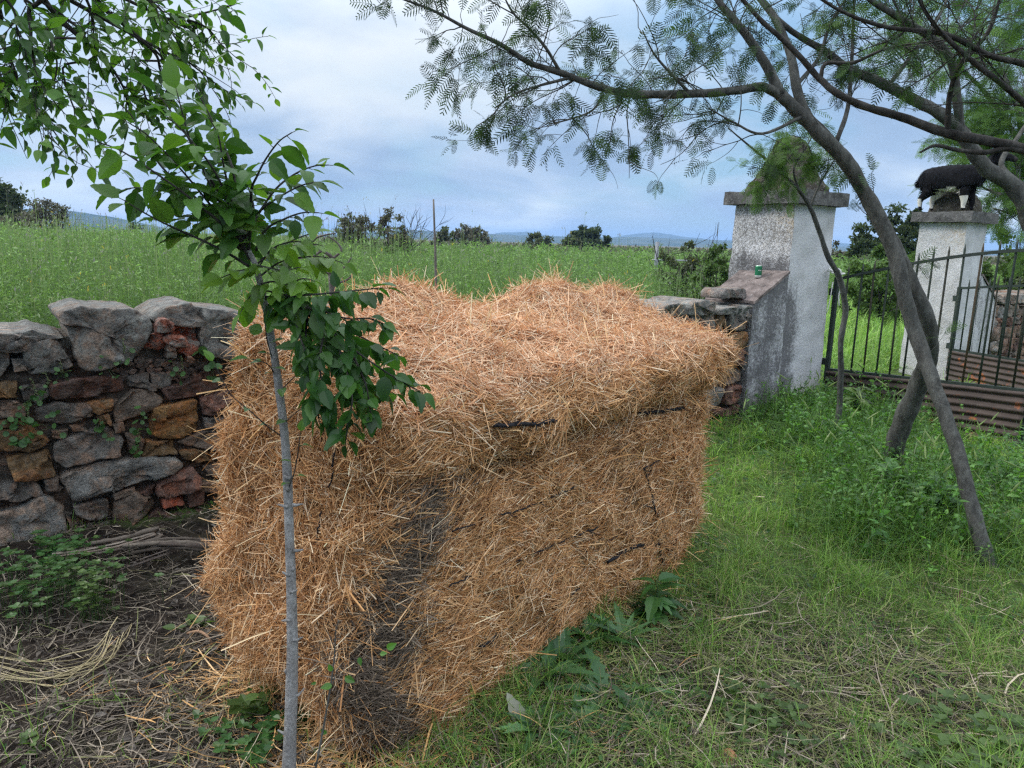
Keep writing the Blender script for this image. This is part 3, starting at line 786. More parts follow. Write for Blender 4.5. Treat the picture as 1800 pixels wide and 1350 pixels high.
def build_can():
    t = T1 - 0.13; s = 0.20; P = wpt(t, s, 1.09 + (1.37 - 1.09) * (t - TEND) / (T1 - TEND) - 0.02 * s / .56 + 0.022)
    root = empty('drink_can', tuple(P)); tag(root, 'small green drink can standing on the sloping pillar ledge', 'can')
    g, sv = (0.015, 0.16, 0.07), (0.62, 0.62, 0.60)
    A = Acc(); lathe(A, [(0.001, 0.004, sv), (.024, 0, sv), (.033, .010, sv), (.0335, .026, sv), (.0335, .0265, g), (.0338, .06, g), (.0338, .108, g)], P, col=g)
    mm = mat_tint('can_paint', 0.35, 0.5, metal=0.25); A.build('can_body', mm, root)
    A = Acc(); lathe(A, [(.0338, .108, g), (.030, .117, g), (.0265, .121, sv), (.0265, .123, sv), (.0245, .1225, sv), (.024, .118, sv), (.001, .118, sv)], P); A.build('lid', mm, root)
    A = Acc(); a0 = -1.95   # pale lettering band: a short row of bars as on the photographed label
    for k in range(6):
        th = np.linspace(a0 + k * .16, a0 + k * .16 + .10, 3); V = [(P[0] + .0344 * math.cos(x), P[1] + .0344 * math.sin(x), P[2] + z) for z in (.07, .080) for x in th]
        A.add(V, quads=[(0, 1, 4, 3), (1, 2, 5, 4)], col=(0.6, 0.65, 0.6))
    A.build('lettering', mm, root)
build_can()

# ================================================================== IRON GATES
def iron_gate(hinge, end, label, z0h, z0e, zth, zte, nbars, arch, sheet_h):
    h = np.array(hinge, float); e = np.array(end, float); L = np.linalg.norm(e - h); d = (e - h) / L; nn = np.array([-d[1], d[0]])
    root = empty('iron_gate', (h[0], h[1], 0)); tag(root, label, 'gate', 'iron gate leaves')
    bot = lambda u: z0h + (z0e - z0h) * u
    top = lambda u: zth + (zte - zth) * u + arch * math.sin(math.pi * u * 0.5)
    pt = lambda u, z, o=0.0: np.array([h[0] + d[0] * L * u + nn[0] * o, h[1] + d[1] * L * u + nn[1] * o, z])
    GR = [(0.018, 0.028, 0.022), (0.03, 0.04, 0.03), (0.05, 0.035, 0.02)]
    def bar(acc, a, b, w, dpt, col):
        a, b = np.array(a), np.array(b); t = norm(b - a); s = norm(np.cross(t, [nn[0], nn[1], 0.001])); f = np.cross(s, t)
        V = [p + s * w * i + f * dpt * j for p in (a, b) for i, j in ((-1, -1), (1, -1), (1, 1), (-1, 1))]
        acc.add(V, quads=[(0, 1, 2, 3), (7, 6, 5, 4), (0, 4, 5, 1), (1, 5, 6, 2), (2, 6, 7, 3), (3, 7, 4, 0)], col=col)
    A = Acc()
    bar(A, pt(0, 0.12), pt(0, top(0) + .02), .02, .02, GR[0]); A.build('upright', M_iron, root, smooth=False); A = Acc(); bar(A, pt(1, bot(1) - sheet_h), pt(1, top(1) + .1), .02, .02, GR[0])
    A.build('upright', M_iron, root, smooth=False)
    for off, nm in ((0.0, 'top_rail'), (-0.001, 'lower_rail')):
        A = Acc(); us = np.linspace(0, 1, 13)
        for u, v in zip(us[:-1], us[1:]):
            zf = top if nm == 'top_rail' else (lambda q: bot(q) + 0.012)
            bar(A, pt(u, zf(u)), pt(v, zf(v)), .013, .019, GR[0])
        A.build(nm, M_iron, root, smooth=False)
    for k in range(1, nbars + 1):
        u = k / (nbars + 1); A = Acc(); zt = top(u) + 0.10 + 0.008 * rng.normal()
        lean = 0.004 * rng.normal(); P = [pt(u, bot(u) + .01), pt(u + lean * .5, (bot(u) + zt) / 2), pt(u + lean, zt - .05), pt(u + lean, zt)]
        tube(A, P, [.0095, .0095, .0095, .004], 7, 1, tints(1, GR)[0]); A.build('bar', M_iron, root)
    # corrugated sheet
    A = Acc(); nu, nz = 40, 60
    U, W = np.meshgrid(np.linspace(0, 1, nu), np.linspace(0, 1, nz), indexing='ij'); V = []
    for u, w in zip(U.ravel(), W.ravel()):
        z = bot(u) - sheet_h * w; o = 0.013 * math.sin(w * 2 * math.pi * 6.5) + 0.03 + 0.008 * mnoise.noise((u * 4, w * 3, 1))
        V.append(pt(0.005 + u * 0.99, z + 0.008 * mnoise.noise((u * 5, w, 7)), -o))
    i = np.arange(nu - 1)[:, None] * nz; j = np.arange(nz - 1)[None]
    A.add(np.array(V), quads=np.stack([i + j, i + nz + j, i + nz + j + 1, i + j + 1], -1).reshape(-1, 4), col=(0.055, 0.038, 0.031))
    o = A.build('corrugated_sheet', M_rust, root); sol = o.modifiers.new('thickness', 'SOLIDIFY'); sol.thickness = 0.002
    for zz in (zth - .13, .45): A = Acc(); bar(A, pt(-.035, zz), pt(.0, zz), .035, .02, GR[0]); A.build('hinge', M_iron, root, smooth=False)
    return root
_h1 = wpt(T1 + PW + 0.05, -0.09); _e1 = gnd(1795, 790)
iron_gate(_h1[:2], _e1[:2], 'near open iron gate with thin black bars over a rusty corrugated sheet', .36, .49, 1.31, 1.40, 13, 0.26, .46)
_h2 = wpt(T2 - 0.05, -0.09)
iron_gate(_h2[:2], (_h2[0] + 0.30, _h2[1] - 2.1), 'far open iron gate beside the pillar that carries the goat', .40, .46, 1.18, 1.24, 13, 0.1, .44)

def gate_cord():
    A = Acc(); P = atY(1468, 478, 7.6); loops = []
    for k in range(26):
        a = k * 0.62; loops.append(P + np.array([0.05 * math.cos(a) + 0.006 * k * (k % 3 - 1) * 0.3, -0.03 + 0.04 * math.sin(a), 0.025 * math.sin(a * 0.9) + 0.015 * math.sin(k)]))
    loops += [P + np.array([0.06, -0.05, -0.08]), P + np.array([0.05, -0.03, -0.22]), P + np.array([0.065, -0.03, -0.34])]
    tube(A, loops, np.full(len(loops), .0065), 6, 3, (0.62, 0.62, 0.60)); tube(A, [P + np.array([-.02, -.02, -.1]), P + np.array([-.035, -.03, -.3]), P + np.array([-.05, -.02, -.42])], [.005] * 3, 6, 3, (0.62, 0.62, .6))
    tag(A.build('tie_cord', M_twine, loc=tuple(P)), 'pale cord knotted round the gate bars at the near pillar', 'cord')
gate_cord()

# pipe gate out in the field, wooden stake, bare dead branch
def field_things():
    P = atY(1153, 468, 24); Q = atY(1340, 458, 24.6); A = Acc()
    root = empty('pipe_gate', (P[0], P[1], terr(P[0], P[1]))); tag(root, 'grey tubular pipe gate standing in the tall grass of the field', 'gate')
    c = (0.2, 0.21, 0.23); base = lambda p: np.array([p[0], p[1], terr(p[0], p[1]) - .05]); upz = lambda p, z: np.array([p[0], p[1], z])
    ztop = atY(1155, 425, 24)[2]; zr = atY(1200, 458, 24.2)[2]
    tube(A, [base(P), upz(P, ztop)], [.06, .06], 10, 1, c); A.build('post', M_iron, root)
    A = Acc(); tube(A, [upz(P, zr - .12) + (.05, 0, 0), upz(P, zr - .02) + (.06, 0, 0), upz(P, zr) + (.12, 0, 0), upz(Q, zr)], [.024] * 4, 8, 4, (0.3, 0.32, 0.35)); A.build('top_rail', M_iron, root)
    A = Acc(); tube(A, [upz(P, zr - .5), upz(Q, zr - .5)], [.02] * 2, 8, 1, c); A.build('lower_rail', M_iron, root); A = Acc(); tube(A, [base(Q), upz(Q, zr)], [.03] * 2, 8, 1, c); A.build('post', M_iron, root)
    A = Acc(); T = atY(762, 350, 5.4); B = atY(766, 525, 5.4); g = terr(B[0], B[1])
    tube(A, [(B[0], B[1], g - .1), tuple(B), tuple(B * .5 + T * .5 + (.003, 0, 0)), tuple(T)], [.012, .0105, .0085, .006], 7, 3, (0.15, 0.135, 0.12), 0.3)
    o = A.build('stake', M_log, loc=(B[0], B[1], g)); tag(o, 'thin weathered wooden stake standing upright in the field behind the bale', 'stake')
    A = Acc(); b = atY(583, 540, 4.9); g = terr(b[0], b[1])
    stem = [(b[0], b[1], g - .05), atY(584, 505, 4.9), atY(577, 480, 4.9), atY(584, 455, 4.85), atY(566, 440, 4.8)]
    tube(A, stem, [.022, .02, .017, .014, .008], 8, 4, (0.12, 0.105, 0.095), 0.3)
    for pts in ([(566, 440), (545, 428), (515, 431)], [(584, 455), (600, 440), (590, 424), (575, 415)], [(545, 428), (560, 416), (590, 410)], [(577, 480), (605, 470), (618, 452)], [(566, 440), (550, 450), (520, 455)], [(584, 500), (610, 492), (622, 478)]):
        tube(A, [atY(x, y, 4.85) for x, y in pts], np.linspace(.009, .004, len(pts)), 6, 4, (0.12, 0.105, 0.095), 0.2)
    tag(A.build('dead_branch', M_log, loc=(b[0], b[1], g)), 'gnarled bare grey dead bush standing behind the bale', 'dead bush')
field_things()
#--SECTION-BALE
# ================================================================== STRAW BALE
BN = np.array([-0.405, 1.945]); E1 = np.array([math.cos(math.radians(51.3)), math.sin(math.radians(51.3))]); E2 = np.array([-E1[1], E1[0]])
BL, BW = 2.23, 0.75
HUMPS = [(0.32, 0.90, .09, .24, .075), (0.14, 0.95, .07, .25, -.05), (0.52, .95, .07, .28, -.06), (0.72, 0.88, .11, .22, .07), (0.97, 0.85, .07, .2, .05), (.85, .8, .04, .2, -.03), (.32, .35, .2, .2, .02), (.93, .35, .12, .25, -.03), (.6, .4, .2, .15, -.02)]
FX = [Field(20 + k, 0.42, 12) for k in range(3)]; FY = [Field(30 + k, 0.11, 12) for k in range(3)]
def bale_pt(q):
    q = np.asarray(q, float); n = 11.0
    r = (np.abs(q) ** n).sum(-1, keepdims=True) ** (1 / n)
    q = q / np.maximum(r, 1e-6) * np.abs(q).max(-1, keepdims=True)
    a, b, c = (q[..., 0] + 1) / 2, (q[..., 1] + 1) / 2, (q[..., 2] + 1) / 2
    zt = (1 - a) * (1 - b) * 1.11 + a * (1 - b) * 1.14 + (1 - a) * b * 1.37 + a * b * 1.33
    zt = zt + 0.02 * np.sin(np.pi * np.clip(b, 0, 1)) * np.sin(np.pi * np.clip(a, 0, 1))
    for ha, hb, wa, wb, h in HUMPS: zt = zt + h * np.exp(-((a - ha) / wa) ** 2 - ((b - hb) / wb) ** 2)
    z = c * zt
    left = np.interp(c, [0, .12, .3, .5, .65, .8, .9, 1], [-.13, .0, .06, .02, -.01, -.04, -.05, -.06])
    right = np.interp(c, [0, .2, .45, .6, .72, .84, .93, 1], [0, .02, .03, .03, .06, .14, .27, .27])
    front = np.interp(c, [0, .2, .5, .72, .77, .79, .81, .86, .93, 1], [.0, .02, .025, .0, -.03, -.10, .0, .075, .085, .05]) * (0.35 + 0.65 * sm(a, .1, .4))
    A = a * BL - left * (1 - a) ** 3 + right * a ** 3
    B = b * BW - front * (1 - b) ** 3 + 0.03 * b
    B = B - (.07 * c ** 2) * b ** 3
    x = BN[0] + A * E1[0] + B * E2[0]; y = BN[1] + A * E1[1] + B * E2[1]
    seam = -.014 * np.exp(-(((c + .02 * np.sin(a * 7) - np.round(c * 5.2) / 5.2) / .014) ** 2)) * (c < .74)
    B = B - seam * (1 - b) ** 3 * (-1); A = A - seam * (1 - a) ** 6
    d = 0.026 * FX[0](A, z * 1.3 + B) + 0.010 * FY[0](A + B, z)
    e = 0.022 * FX[1](B + A * .3, z * 1.2) + 0.010 * FY[1](B, z)
    x = x + d * E2[0] + e * E1[0]; y = y + d * E2[1] + e * E1[1]
    z = z + (0.022 * FX[2](A, B) + 0.012 * FY[2](A, B)) * sm(c, .5, 1)
    return np.stack([x, y, z], -1), (a, b, c)

def face_q(face, u, v):
    k = np.ones_like(u)
    return np.stack({'front': (u, -k, v), 'back': (u, k, v), 'left': (-k, u, v), 'right': (k, u, v), 'top': (u, v, k), 'bottom': (u, v, -k)}[face], -1)

def stain_and_shade(face, a, b, c):
    """grey weathered straw down the near edge, a browner streak, and shade painted under the overhang"""
    w = 0.045 * np.sin(c * 9) + 0.03 * np.sin(c * 23)
    ctr = np.interp(c, [0, .3, .5, .75, .82], [0.00, 0.03, .07, .11, .12]) + w * .5
    s = np.exp(-((a - ctr) / np.interp(c, [0, .4, .8], [.055, .042, .045])) ** 2) * sm(c, .84, .72) if face == 'front' else np.zeros_like(a)
    if face == 'left': s = np.exp(-(b / .10) ** 2) * sm(-c, -.55, -.3)
    s2 = np.exp(-((a - .62 + .03 * np.sin(c * 12)) / .035) ** 2) * sm(c, .3, .45) * (1 - sm(c, .7, .8)) * .45 if face == 'front' else 0 * a
    lip_shade = 0.45 * np.exp(-((c - .76) / .05) ** 2) * sm(-a, -.45, -.1) if face == 'front' else 0 * a  # brown straw colour paints the shade below the top overhang
    return np.clip(s, 0, 1), np.clip(s2 + lip_shade, 0, 1)

def build_bale():
    root = empty('straw_bale', (BN[0] + .4, BN[1] + 1.1, 0))
    tag(root, 'big rectangular bale of golden brown straw tied with black twine', 'straw bale')
    A = Acc()
    for f, nu, nv in (('front', 60, 44), ('back', 60, 40), ('left', 34, 44), ('right', 34, 44), ('top', 60, 40), ('bottom', 8, 8)):
        U, V = np.meshgrid(np.linspace(-1, 1, nu + 1), np.linspace(-1, 1, nv + 1), indexing='ij'); Q = face_q(f, U.ravel(), V.ravel())
        P, (a, b, c) = bale_pt(Q * np.array([.985, .97, .985])); i = np.arange(nu)[:, None] * (nv + 1); j = np.arange(nv)[None]
        F = np.stack([i + j, i + nv + 1 + j, i + nv + 2 + j, i + j + 1], -1).reshape(-1, 4)
        if f in ('back', 'left', 'top'): pass
        s, s2 = stain_and_shade(f, a, b, c); base = np.tile((0.15, 0.068, 0.024), (len(P), 1))  # core coloured darker than the straw, painting shade into the gaps
        base = base * (1 - s[:, None]) + np.array((0.06, 0.04, 0.025)) * s[:, None]
        A.add(P, quads=F, col=base)
    core = A.build('straw_body', M_core, root)
    bvh_v = np.array([v.co for v in core.data.vertices]) + np.array(root.location)
    bvh = BVHTree.FromPolygons([tuple(p) for p in bvh_v], [tuple(p.vertices) for p in core.data.polygons])
    S = Acc()
    counts = {'front': 74000, 'left': 32000, 'top': 48000, 'right': 9000, 'back': 12000}
    for f, n in counts.items():
        u, v = rng.uniform(-1, 1, n), rng.uniform(-1, 1, n); e = 0.02
        if f in ('front', 'left'):   # keep the lower edge shaggy
            v = np.where(rng.random(n) < .04, -1 + .1 * rng.random(n), v)
        Q = face_q(f, u, v); P, (a, b, c) = bale_pt(Q)
        P1, _ = bale_pt(face_q(f, u + e, v)); P2, _ = bale_pt(face_q(f, u, v + e))
        t1, t2 = norm(P1 - P), norm(P2 - P); nr = norm(np.cross(t1, t2))
        if f in ('back', 'left'): nr = -nr
        nr = norm(nr)
        # lay of the straw: mostly along the flakes, tangled, with clumps that share a direction
        clump = 1.1 * FA(P[:, 0] * 2.2 + P[:, 2], P[:, 1] * 2.2 + P[:, 2]) + .6 * FC(P[:, 0] + P[:, 2], P[:, 1])
        th = {'front': clump * .5 + rng.normal(size=n) * .42, 'left': clump + rng.normal(size=n) * .9, 'top': clump * 1.3 + rng.normal(size=n) * .75,
              'right': rng.normal(size=n) * .7, 'back': rng.normal(size=n) * .8}[f]
        th = np.where(rng.random(n) < .16, rng.uniform(0, np.pi, n), th)
        tilt = np.abs(rng.normal(size=n)) * {'left': .28, 'top': .15, 'right': .4, 'front': .14, 'back': .3}[f]
        edge = np.maximum(np.abs(u), np.abs(v)) > .93
        tilt = np.where(edge, tilt + .10 * rng.random(n), tilt)
        d = norm((np.cos(th)[:, None] * t1 + np.sin(th)[:, None] * t2) * np.where(rng.random(n) < .5, -1, 1)[:, None] + nr * tilt[:, None])
        if f == 'left' or f == 'right':  # cut ends fan out
            d = norm(d + nr * (rng.random(n) * .35)[:, None])
        L = np.clip(rng.gamma(4.0, .0185, n), .025, .22) * {'left': .85, 'front': 1., 'top': 1.15, 'right': .95, 'back': 1}[f]
        w = rng.uniform(.0008, .0017, n) * np.where(rng.random(n) < .10, 1.7, 1)
        off = rng.uniform(-.008, .022, n)
        C0 = P + nr * off[:, None]
        k = np.linspace(-.5, .5, 3)[None, :, None]
        bend = rng.normal(size=(n, 1, 1)) * np.where(rng.random((n, 1, 1)) < .25, .30, .08)
        PP = C0[:, None] + d[:, None] * (L[:, None, None] * (k + .25)) + nr[:, None] * (bend * L[:, None, None] * (0.25 - k ** 2))
        PP[:, :, 2] = np.maximum(PP[:, :, 2], terr(PP[:, :, 0], PP[:, :, 1]) + .004)
        side = norm(np.cross(d, nr + .5 * rng.normal(size=(n, 3))))
        ww = np.repeat(w[:, None], 3, 1); ww[:, 2] *= .7
        col = tints(n, [(0.20, 0.088, 0.033), (0.42, 0.205, 0.08), (0.56, 0.295, 0.115), (0.64, 0.37, 0.165), (0.76, 0.50, 0.27), (0.86, 0.70, 0.50)] if f != 'top' else [(0.36, 0.165, 0.075), (0.60, 0.315, 0.15), (0.72, 0.43, 0.24), (0.82, 0.59, 0.39), (0.87, 0.74, 0.56)], .16)  # sides toned darker than the top: shading put into the straw colour
        s, s2 = stain_and_shade(f, a, b, c); r = rng.random(n)
        grey = tints(n, [(0.07, 0.052, 0.038), (0.14, 0.105, 0.076), (0.27, 0.21, 0.155)], .25); brn = tints(n, [(0.13, 0.065, 0.03), (0.26, 0.14, 0.06)], .2)
        col = np.where((r < s * (1.05 + .3 * np.sin(c * 31) * np.sin(a * 60)))[:, None], grey, np.where((r < s2)[:, None], brn, col))
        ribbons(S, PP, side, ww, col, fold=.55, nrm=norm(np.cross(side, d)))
    # wisps standing out of the surface
    n = 900; u, v = rng.uniform(-1, 1, n), rng.uniform(-1, 1, n)
    for f, m_ in (('top', 300), ('front', 110), ('left', 110)):
        Q = face_q(f, u[:m_], v[:m_]); P, _ = bale_pt(Q); d = norm(rng.normal(size=(m_, 3)) + {'top': (0, 0, .75), 'front': (.3, -.35, .3), 'left': (-.6, -.6, .2)}[f])
        L = rng.uniform(.09, .20, m_); k = np.linspace(0, 1, 3)[None, :, None]
        PP = P[:, None] + d[:, None] * L[:, None, None] * k; PP[:, 2, 2] -= .06 * L
        PP[:, :, 2] = np.maximum(PP[:, :, 2], .012)
        ribbons(S, PP, norm(np.cross(d, rng.normal(size=(m_, 3)))), np.repeat(rng.uniform(.0012, .0021, m_)[:, None], 3, 1), tints(m_, [(.55, .30, .11), (.75, .5, .25), (.8, .65, .42)]), fold=.5)
    tag(S.build('loose_straw', M_straw, root, smooth=False), kind='stuff')
    def twine(pts, r, fuzz=0.0):
        W = []
        for px, py in pts:
            d = Vector(ray(px, py)); hit = bvh.ray_cast(Vector(EYEP), d.normalized())
            if hit[0] is not None: W.append(np.array(hit[0]) - np.array(d.normalized()) * .074)
        if len(W) < 2: return
        W = catmull(np.array(W), 5); W = W + rng.normal(size=W.shape) * .0022
        A = Acc(); tube(A, W, np.full(len(W), r * (1.7 if r > .0039 else 1.05)), 6, 2, (0.018, 0.017, 0.02))
        if fuzz:
            for _ in range(int(fuzz)):
                p = W[rng.integers(len(W))]; q = p + rng.normal(size=3) * np.array([.018, .018, .010])
                tube(A, [p, (p + q) / 2 + rng.normal(size=3) * .003, q], [.0018, .0015, .001], 4, 1, (0.018, 0.017, 0.02), caps=False)
        A.build('twine', M_twine, root)
    for pts, r, fz in [([(868, 748), (930, 744), (1000, 739), (1060, 735), (1120, 728), (1165, 722), (1200, 716)], .0042, 140),
                       ([(884, 906), (925, 893), (965, 876), (1010, 858)], .0028, 8), ([(1120, 828), (1150, 814), (1192, 800)], .0026, 6),
                       ([(908, 986), (960, 964), (1010, 943), (1050, 928)], .0028, 6), ([(845, 1137), (872, 1120), (900, 1101)], .0040, 8),
                       ([(950, 1075), (985, 1058), (1020, 1035)], .0026, 0), ([(790, 1028), (812, 1020), (830, 1012)], .0024, 0), ([(795, 930), (815, 928), (835, 922)], .0024, 0),
                       ([(1133, 822), (1138, 845), (1146, 870), (1150, 893), (1160, 910), (1170, 920)], .0034, 10), ([(1150, 893), (1156, 930), (1160, 965), (1164, 990)], .0026, 0),
                       ([(1128, 885), (1150, 893), (1172, 868), (1182, 870)], .0024, 4), ([(1068, 988), (1098, 970), (1120, 960), (1145, 956), (1162, 956)], .0046, 14),
                       ([(1128, 957), (1136, 972), (1140, 995)], .0030, 0), ([(1085, 868), (1100, 842), (1120, 830)], .0024, 0),
                       ([(588, 790), (584, 830), (578, 862)], .0026, 0), ([(566, 900), (560, 930), (557, 950)], .0026, 0), ([(1030, 470 + 500), (1060, 955), (1085, 944)], .0022, 0)]:
        twine(pts, r, fz)
    return bvh
BALE = build_bale()

# ================================================================== GOAT
def build_goat():
    hd = norm(np.array([0.66, -0.75, 0])); lf = np.array([-hd[1], hd[0], 0]); zc = 2.09 + 0.030
    # stands on the yard-side corner of the far cap
    O = wpt(T2 + 0.025, 0.19, zc)
    J = {  # x forward, y left, z up
     'pelvis': (-.26, 0, .455, .175), 'rump': (-.335, 0, .435, .145), 'tail': (-.43, 0, .42, .04), 'tail2': (-.45, 0, .35, .022),
     'loin': (-.12, 0, .44, .19), 'rib': (.05, 0, .43, .20), 'chest': (.22, 0, .435, .19), 'brisket': (.33, 0, .43, .125),
     'neck': (.37, 0, .56, .095), 'neck2': (.45, 0, .65, .075), 'poll': (.525, 0, .715, .062), 'face': (.61, 0, .675, .05), 'muzzle': (.685, 0, .635, .034), 'nose': (.71, 0, .62, .026)}
    E = [('pelvis', 'rump'), ('rump', 'tail'), ('tail', 'tail2'), ('pelvis', 'loin'), ('loin', 'rib'), ('rib', 'chest'), ('chest', 'brisket'), ('chest', 'neck'), ('neck', 'neck2'), ('neck2', 'poll'), ('poll', 'face'), ('face', 'muzzle'), ('muzzle', 'nose')]
    for sgn, n, fx, bx in ((-1, 'r', .0, -.02), (1, 'l', .05, .07)):
        J.update({n + 'hip': (-.29 + bx * .3, .075 * sgn, .37, .13), n + 'knee': (-.24 + bx, .085 * sgn, .26, .08), n + 'hock': (-.345 + bx, .085 * sgn, .165, .04), n + 'fet': (-.335 + bx, .085 * sgn, .055, .022), n + 'toe': (-.315 + bx, .085 * sgn, .018, .027),
                  n + 'sh': (.20, .075 * sgn, .38, .075), n + 'elb': (.165 + fx * .5, .08 * sgn, .25, .07), n + 'kn': (.185 + fx, .08 * sgn, .14, .040), n + 'ff': (.18 + fx, .08 * sgn, .05, .023), n + 'ft': (.20 + fx, .08 * sgn, .018, .028),
                  n + 'ear': (.505, .055 * sgn, .735, .02), n + 'ear2': (.49, .115 * sgn, .72, .012)})
        E += [('pelvis', n + 'hip'), (n + 'hip', n + 'knee'), (n + 'knee', n + 'hock'), (n + 'hock', n + 'fet'), (n + 'fet', n + 'toe'), ('chest', n + 'sh'), (n + 'sh', n + 'elb'), (n + 'elb', n + 'kn'), (n + 'kn', n + 'ff'), (n + 'ff', n + 'ft'), ('poll', n + 'ear'), (n + 'ear', n + 'ear2')]
    keys = list(J); me = bpy.data.meshes.new('goat')
    me.from_pydata([J[k][:3] for k in keys], [(keys.index(a), keys.index(b)) for a, b in E], []); o = bpy.data.objects.new('tmp', me); COL.objects.link(o)
    sk = o.modifiers.new('s', 'SKIN'); sk.use_smooth_shade = True
    for k, dta in zip(keys, me.skin_vertices[0].data): dta.radius = (J[k][3], J[k][3]); dta.use_root = (k == 'pelvis')
    ss = o.modifiers.new('d', 'SUBSURF'); ss.levels = 3; ss.render_levels = 3
    ev = o.evaluated_get(bpy.context.evaluated_depsgraph_get()); mm = ev.to_mesh()
    V = np.array([v.co for v in mm.vertices]); F = [tuple(p.vertices) for p in mm.polygons]
    V *= .93
    nrm = np.array([v.normal for v in mm.vertices]); ev.to_mesh_clear(); bpy.data.objects.remove(o)
    x, y, z = V.T / .93
    # flatten the sides of the trunk, hang the belly, shaggy coat
    trunk = sm(z, .24, .34) * (1 - sm(x, .34, .42)); V[:, 1] *= 1 - .16 * trunk
    fur = np.array([mnoise.noise((p[0] * 40, p[1] * 40, p[2] * 14)) for p in V]); V = V + nrm * (fur * .006 * sm(z, .1, .3))[:, None]
    nz = np.array([mnoise.noise((p[0] * 12, p[1] * 12, p[2] * 12)) for p in V])
    c = np.tile((0.010, 0.010, 0.012), (len(V), 1)) * (1 + .4 * nz[:, None])
    W = (0.62, 0.59, 0.54)
    belly = (z < .31 + .03 * nz - .2 * np.abs(x + .0)) & (x > -.16 + .04 * nz) & (x < .125) & (z > .17)
    fleg = (z < .20 + .012 * nz) & (z > .045) & (x > .1) & (y < 0)
    hleg = (z < .27 + .02 * nz) & (z > .05) & (x < -.1) & (((x > -.31) & (y > 0)) | ((x < -.335) & (z < .17) & (z > .07)))
    facial = (x > .50) & (z > .66) & (np.abs(np.abs(y) - .045) < .012) & (x < .58)
    c[belly | fleg | hleg] = W; c[facial] = (0.25, .24, .22)
    c[(x > .68)] = (0.03, .028, .028)
    P = O + V[:, :1] * hd + V[:, 1:2] * lf + V[:, 2:] * np.array([0, 0, 1])
    A = Acc(); A.add(P, quads=[f for f in F if len(f) == 4], tris=[f for f in F if len(f) == 3], col=c)
    fm = mat_tint('goat_coat', 0.8, 0.08, 30, .25, 90, .6, .01)
    root = A.build('goat', fm, loc=tuple(O)); tag(root, 'black goat with white belly and white legs standing on the gate pillar', 'goat')
    at = lambda a, b, q: O + (a * hd + b * lf + np.array([0, 0, q])) * .93
    for s in (-1, 1):
        H = Acc(); tube(H, [at(.505, .028 * s, .765), at(.48, .035 * s, .815), at(.435, .045 * s, .845), at(.39, .055 * s, .85)], [.016, .013, .009, .004], 8, 4, (0.16, 0.14, 0.12))
        H.build('horn', M_log, root)
        H = Acc(); lathe(H, [(.001, -.009, (.02, .012, .004)), (.006, -.006, (.02, .012, .004)), (.009, 0, (.10, .06, .01)), (.006, .006, (.02, .012, .004)), (.001, .009, (.02, .012, .004))], at(.578, .043 * s, .705), 10); H.build('eye', M_iron, root)
    # coat hair fringe
    n = 2600; idx = rng.integers(0, len(V), n * 2); idx = idx[(z[idx] > .25) & (x[idx] < .5)][:n]; n = len(idx)
    dirl = norm(nrm[idx] * .55 + np.array([-.55, 0, -.75]) + rng.normal(size=(n, 3)) * .2); dw = dirl[:, :1] * hd + dirl[:, 1:2] * lf + dirl[:, 2:] * np.array([0, 0, 1])
    L = rng.uniform(.02, .045, n); k = np.linspace(0, 1, 3)[None, :, None]; PP = P[idx][:, None] + dw[:, None] * L[:, None, None] * k
    H = Acc(); ribbons(H, PP, norm(np.cross(dw, rng.normal(size=(n, 3)))), np.repeat(np.array([[.003, .0022, .0004]]), n, 0), c[idx])
    tag(H.build('hair', fm, root), kind='stuff')
build_goat()
#--SECTION-TREES
# ================================================================== TREES WITH FEATHERY LEAVES
def frond_template(pairs=9, seed=0):
    g = np.random.default_rng(seed); V = []; Q = []
    x = np.linspace(0, 1, 6); zc = -.16 * x ** 2
    for i in range(6): V += [(x[i], -.008, zc[i]), (x[i], .008, zc[i])]
    for i in range(5): Q.append((2 * i, 2 * i + 1, 2 * i + 3, 2 * i + 2))
    for k in range(pairs):
        xx = .14 + .84 * k / (pairs - 1); ln = .32 * math.sin(math.pi * (.18 + .74 * k / (pairs - 1))) ** .7
        for s in (-1, 1):
            b = len(V); d = np.array([.42, s * .9, -.12 + g.normal() * .12]); d /= np.linalg.norm(d); p = np.array([xx, 0, -.16 * xx ** 2]); w = .026
            for f, ww in ((0.04, .35), (.5, 1.0), (1.0, .3)):
                c = p + d * ln * f + np.array([0, 0, -.10 * ln * f * f]); V += [tuple(c + np.array([-w * ww, 0, .004])), tuple(c + np.array([w * ww, 0, -.004]))]
            Q += [(b, b + 1, b + 3, b + 2), (b + 2, b + 3, b + 5, b + 4)]
    return np.array(V), np.array(Q)
FRONDS = [frond_template(8 + k, k) for k in range(3)]

def grow(acc, start, d, L, r, depth, tips, spread=.55, col=(.5, .5, .5), droop=-.05, kids=3, nseg=5):
    P = [np.array(start)]; d = norm(np.array(d, float)); dirs = [d]
    for i in range(nseg):
        d = norm(d + rng.normal(size=3) * .20 + np.array([0, 0, droop])); P.append(P[-1] + d * L / nseg); dirs.append(d)
    if P[0][1] < 9 and min(clear_of_goat(p) for p in P) < .5: return      # leave the goat in view
    tube(acc, P, np.linspace(r, r * .35, nseg + 1), 5 if r < .006 else 6, 2, col, caps=False)
    tips.append((P[-1], dirs[-1])); tips.append((P[-2], dirs[-2]))
    if depth > 0:
        for _ in range(kids):
            i = int(rng.integers(1, nseg)); dd = norm(dirs[i] + rng.normal(size=3) * spread)
            grow(acc, P[i], dd, L * rng.uniform(.45, .75), r * .55, depth - 1, tips, spread, col, droop, max(1, kids - 1))

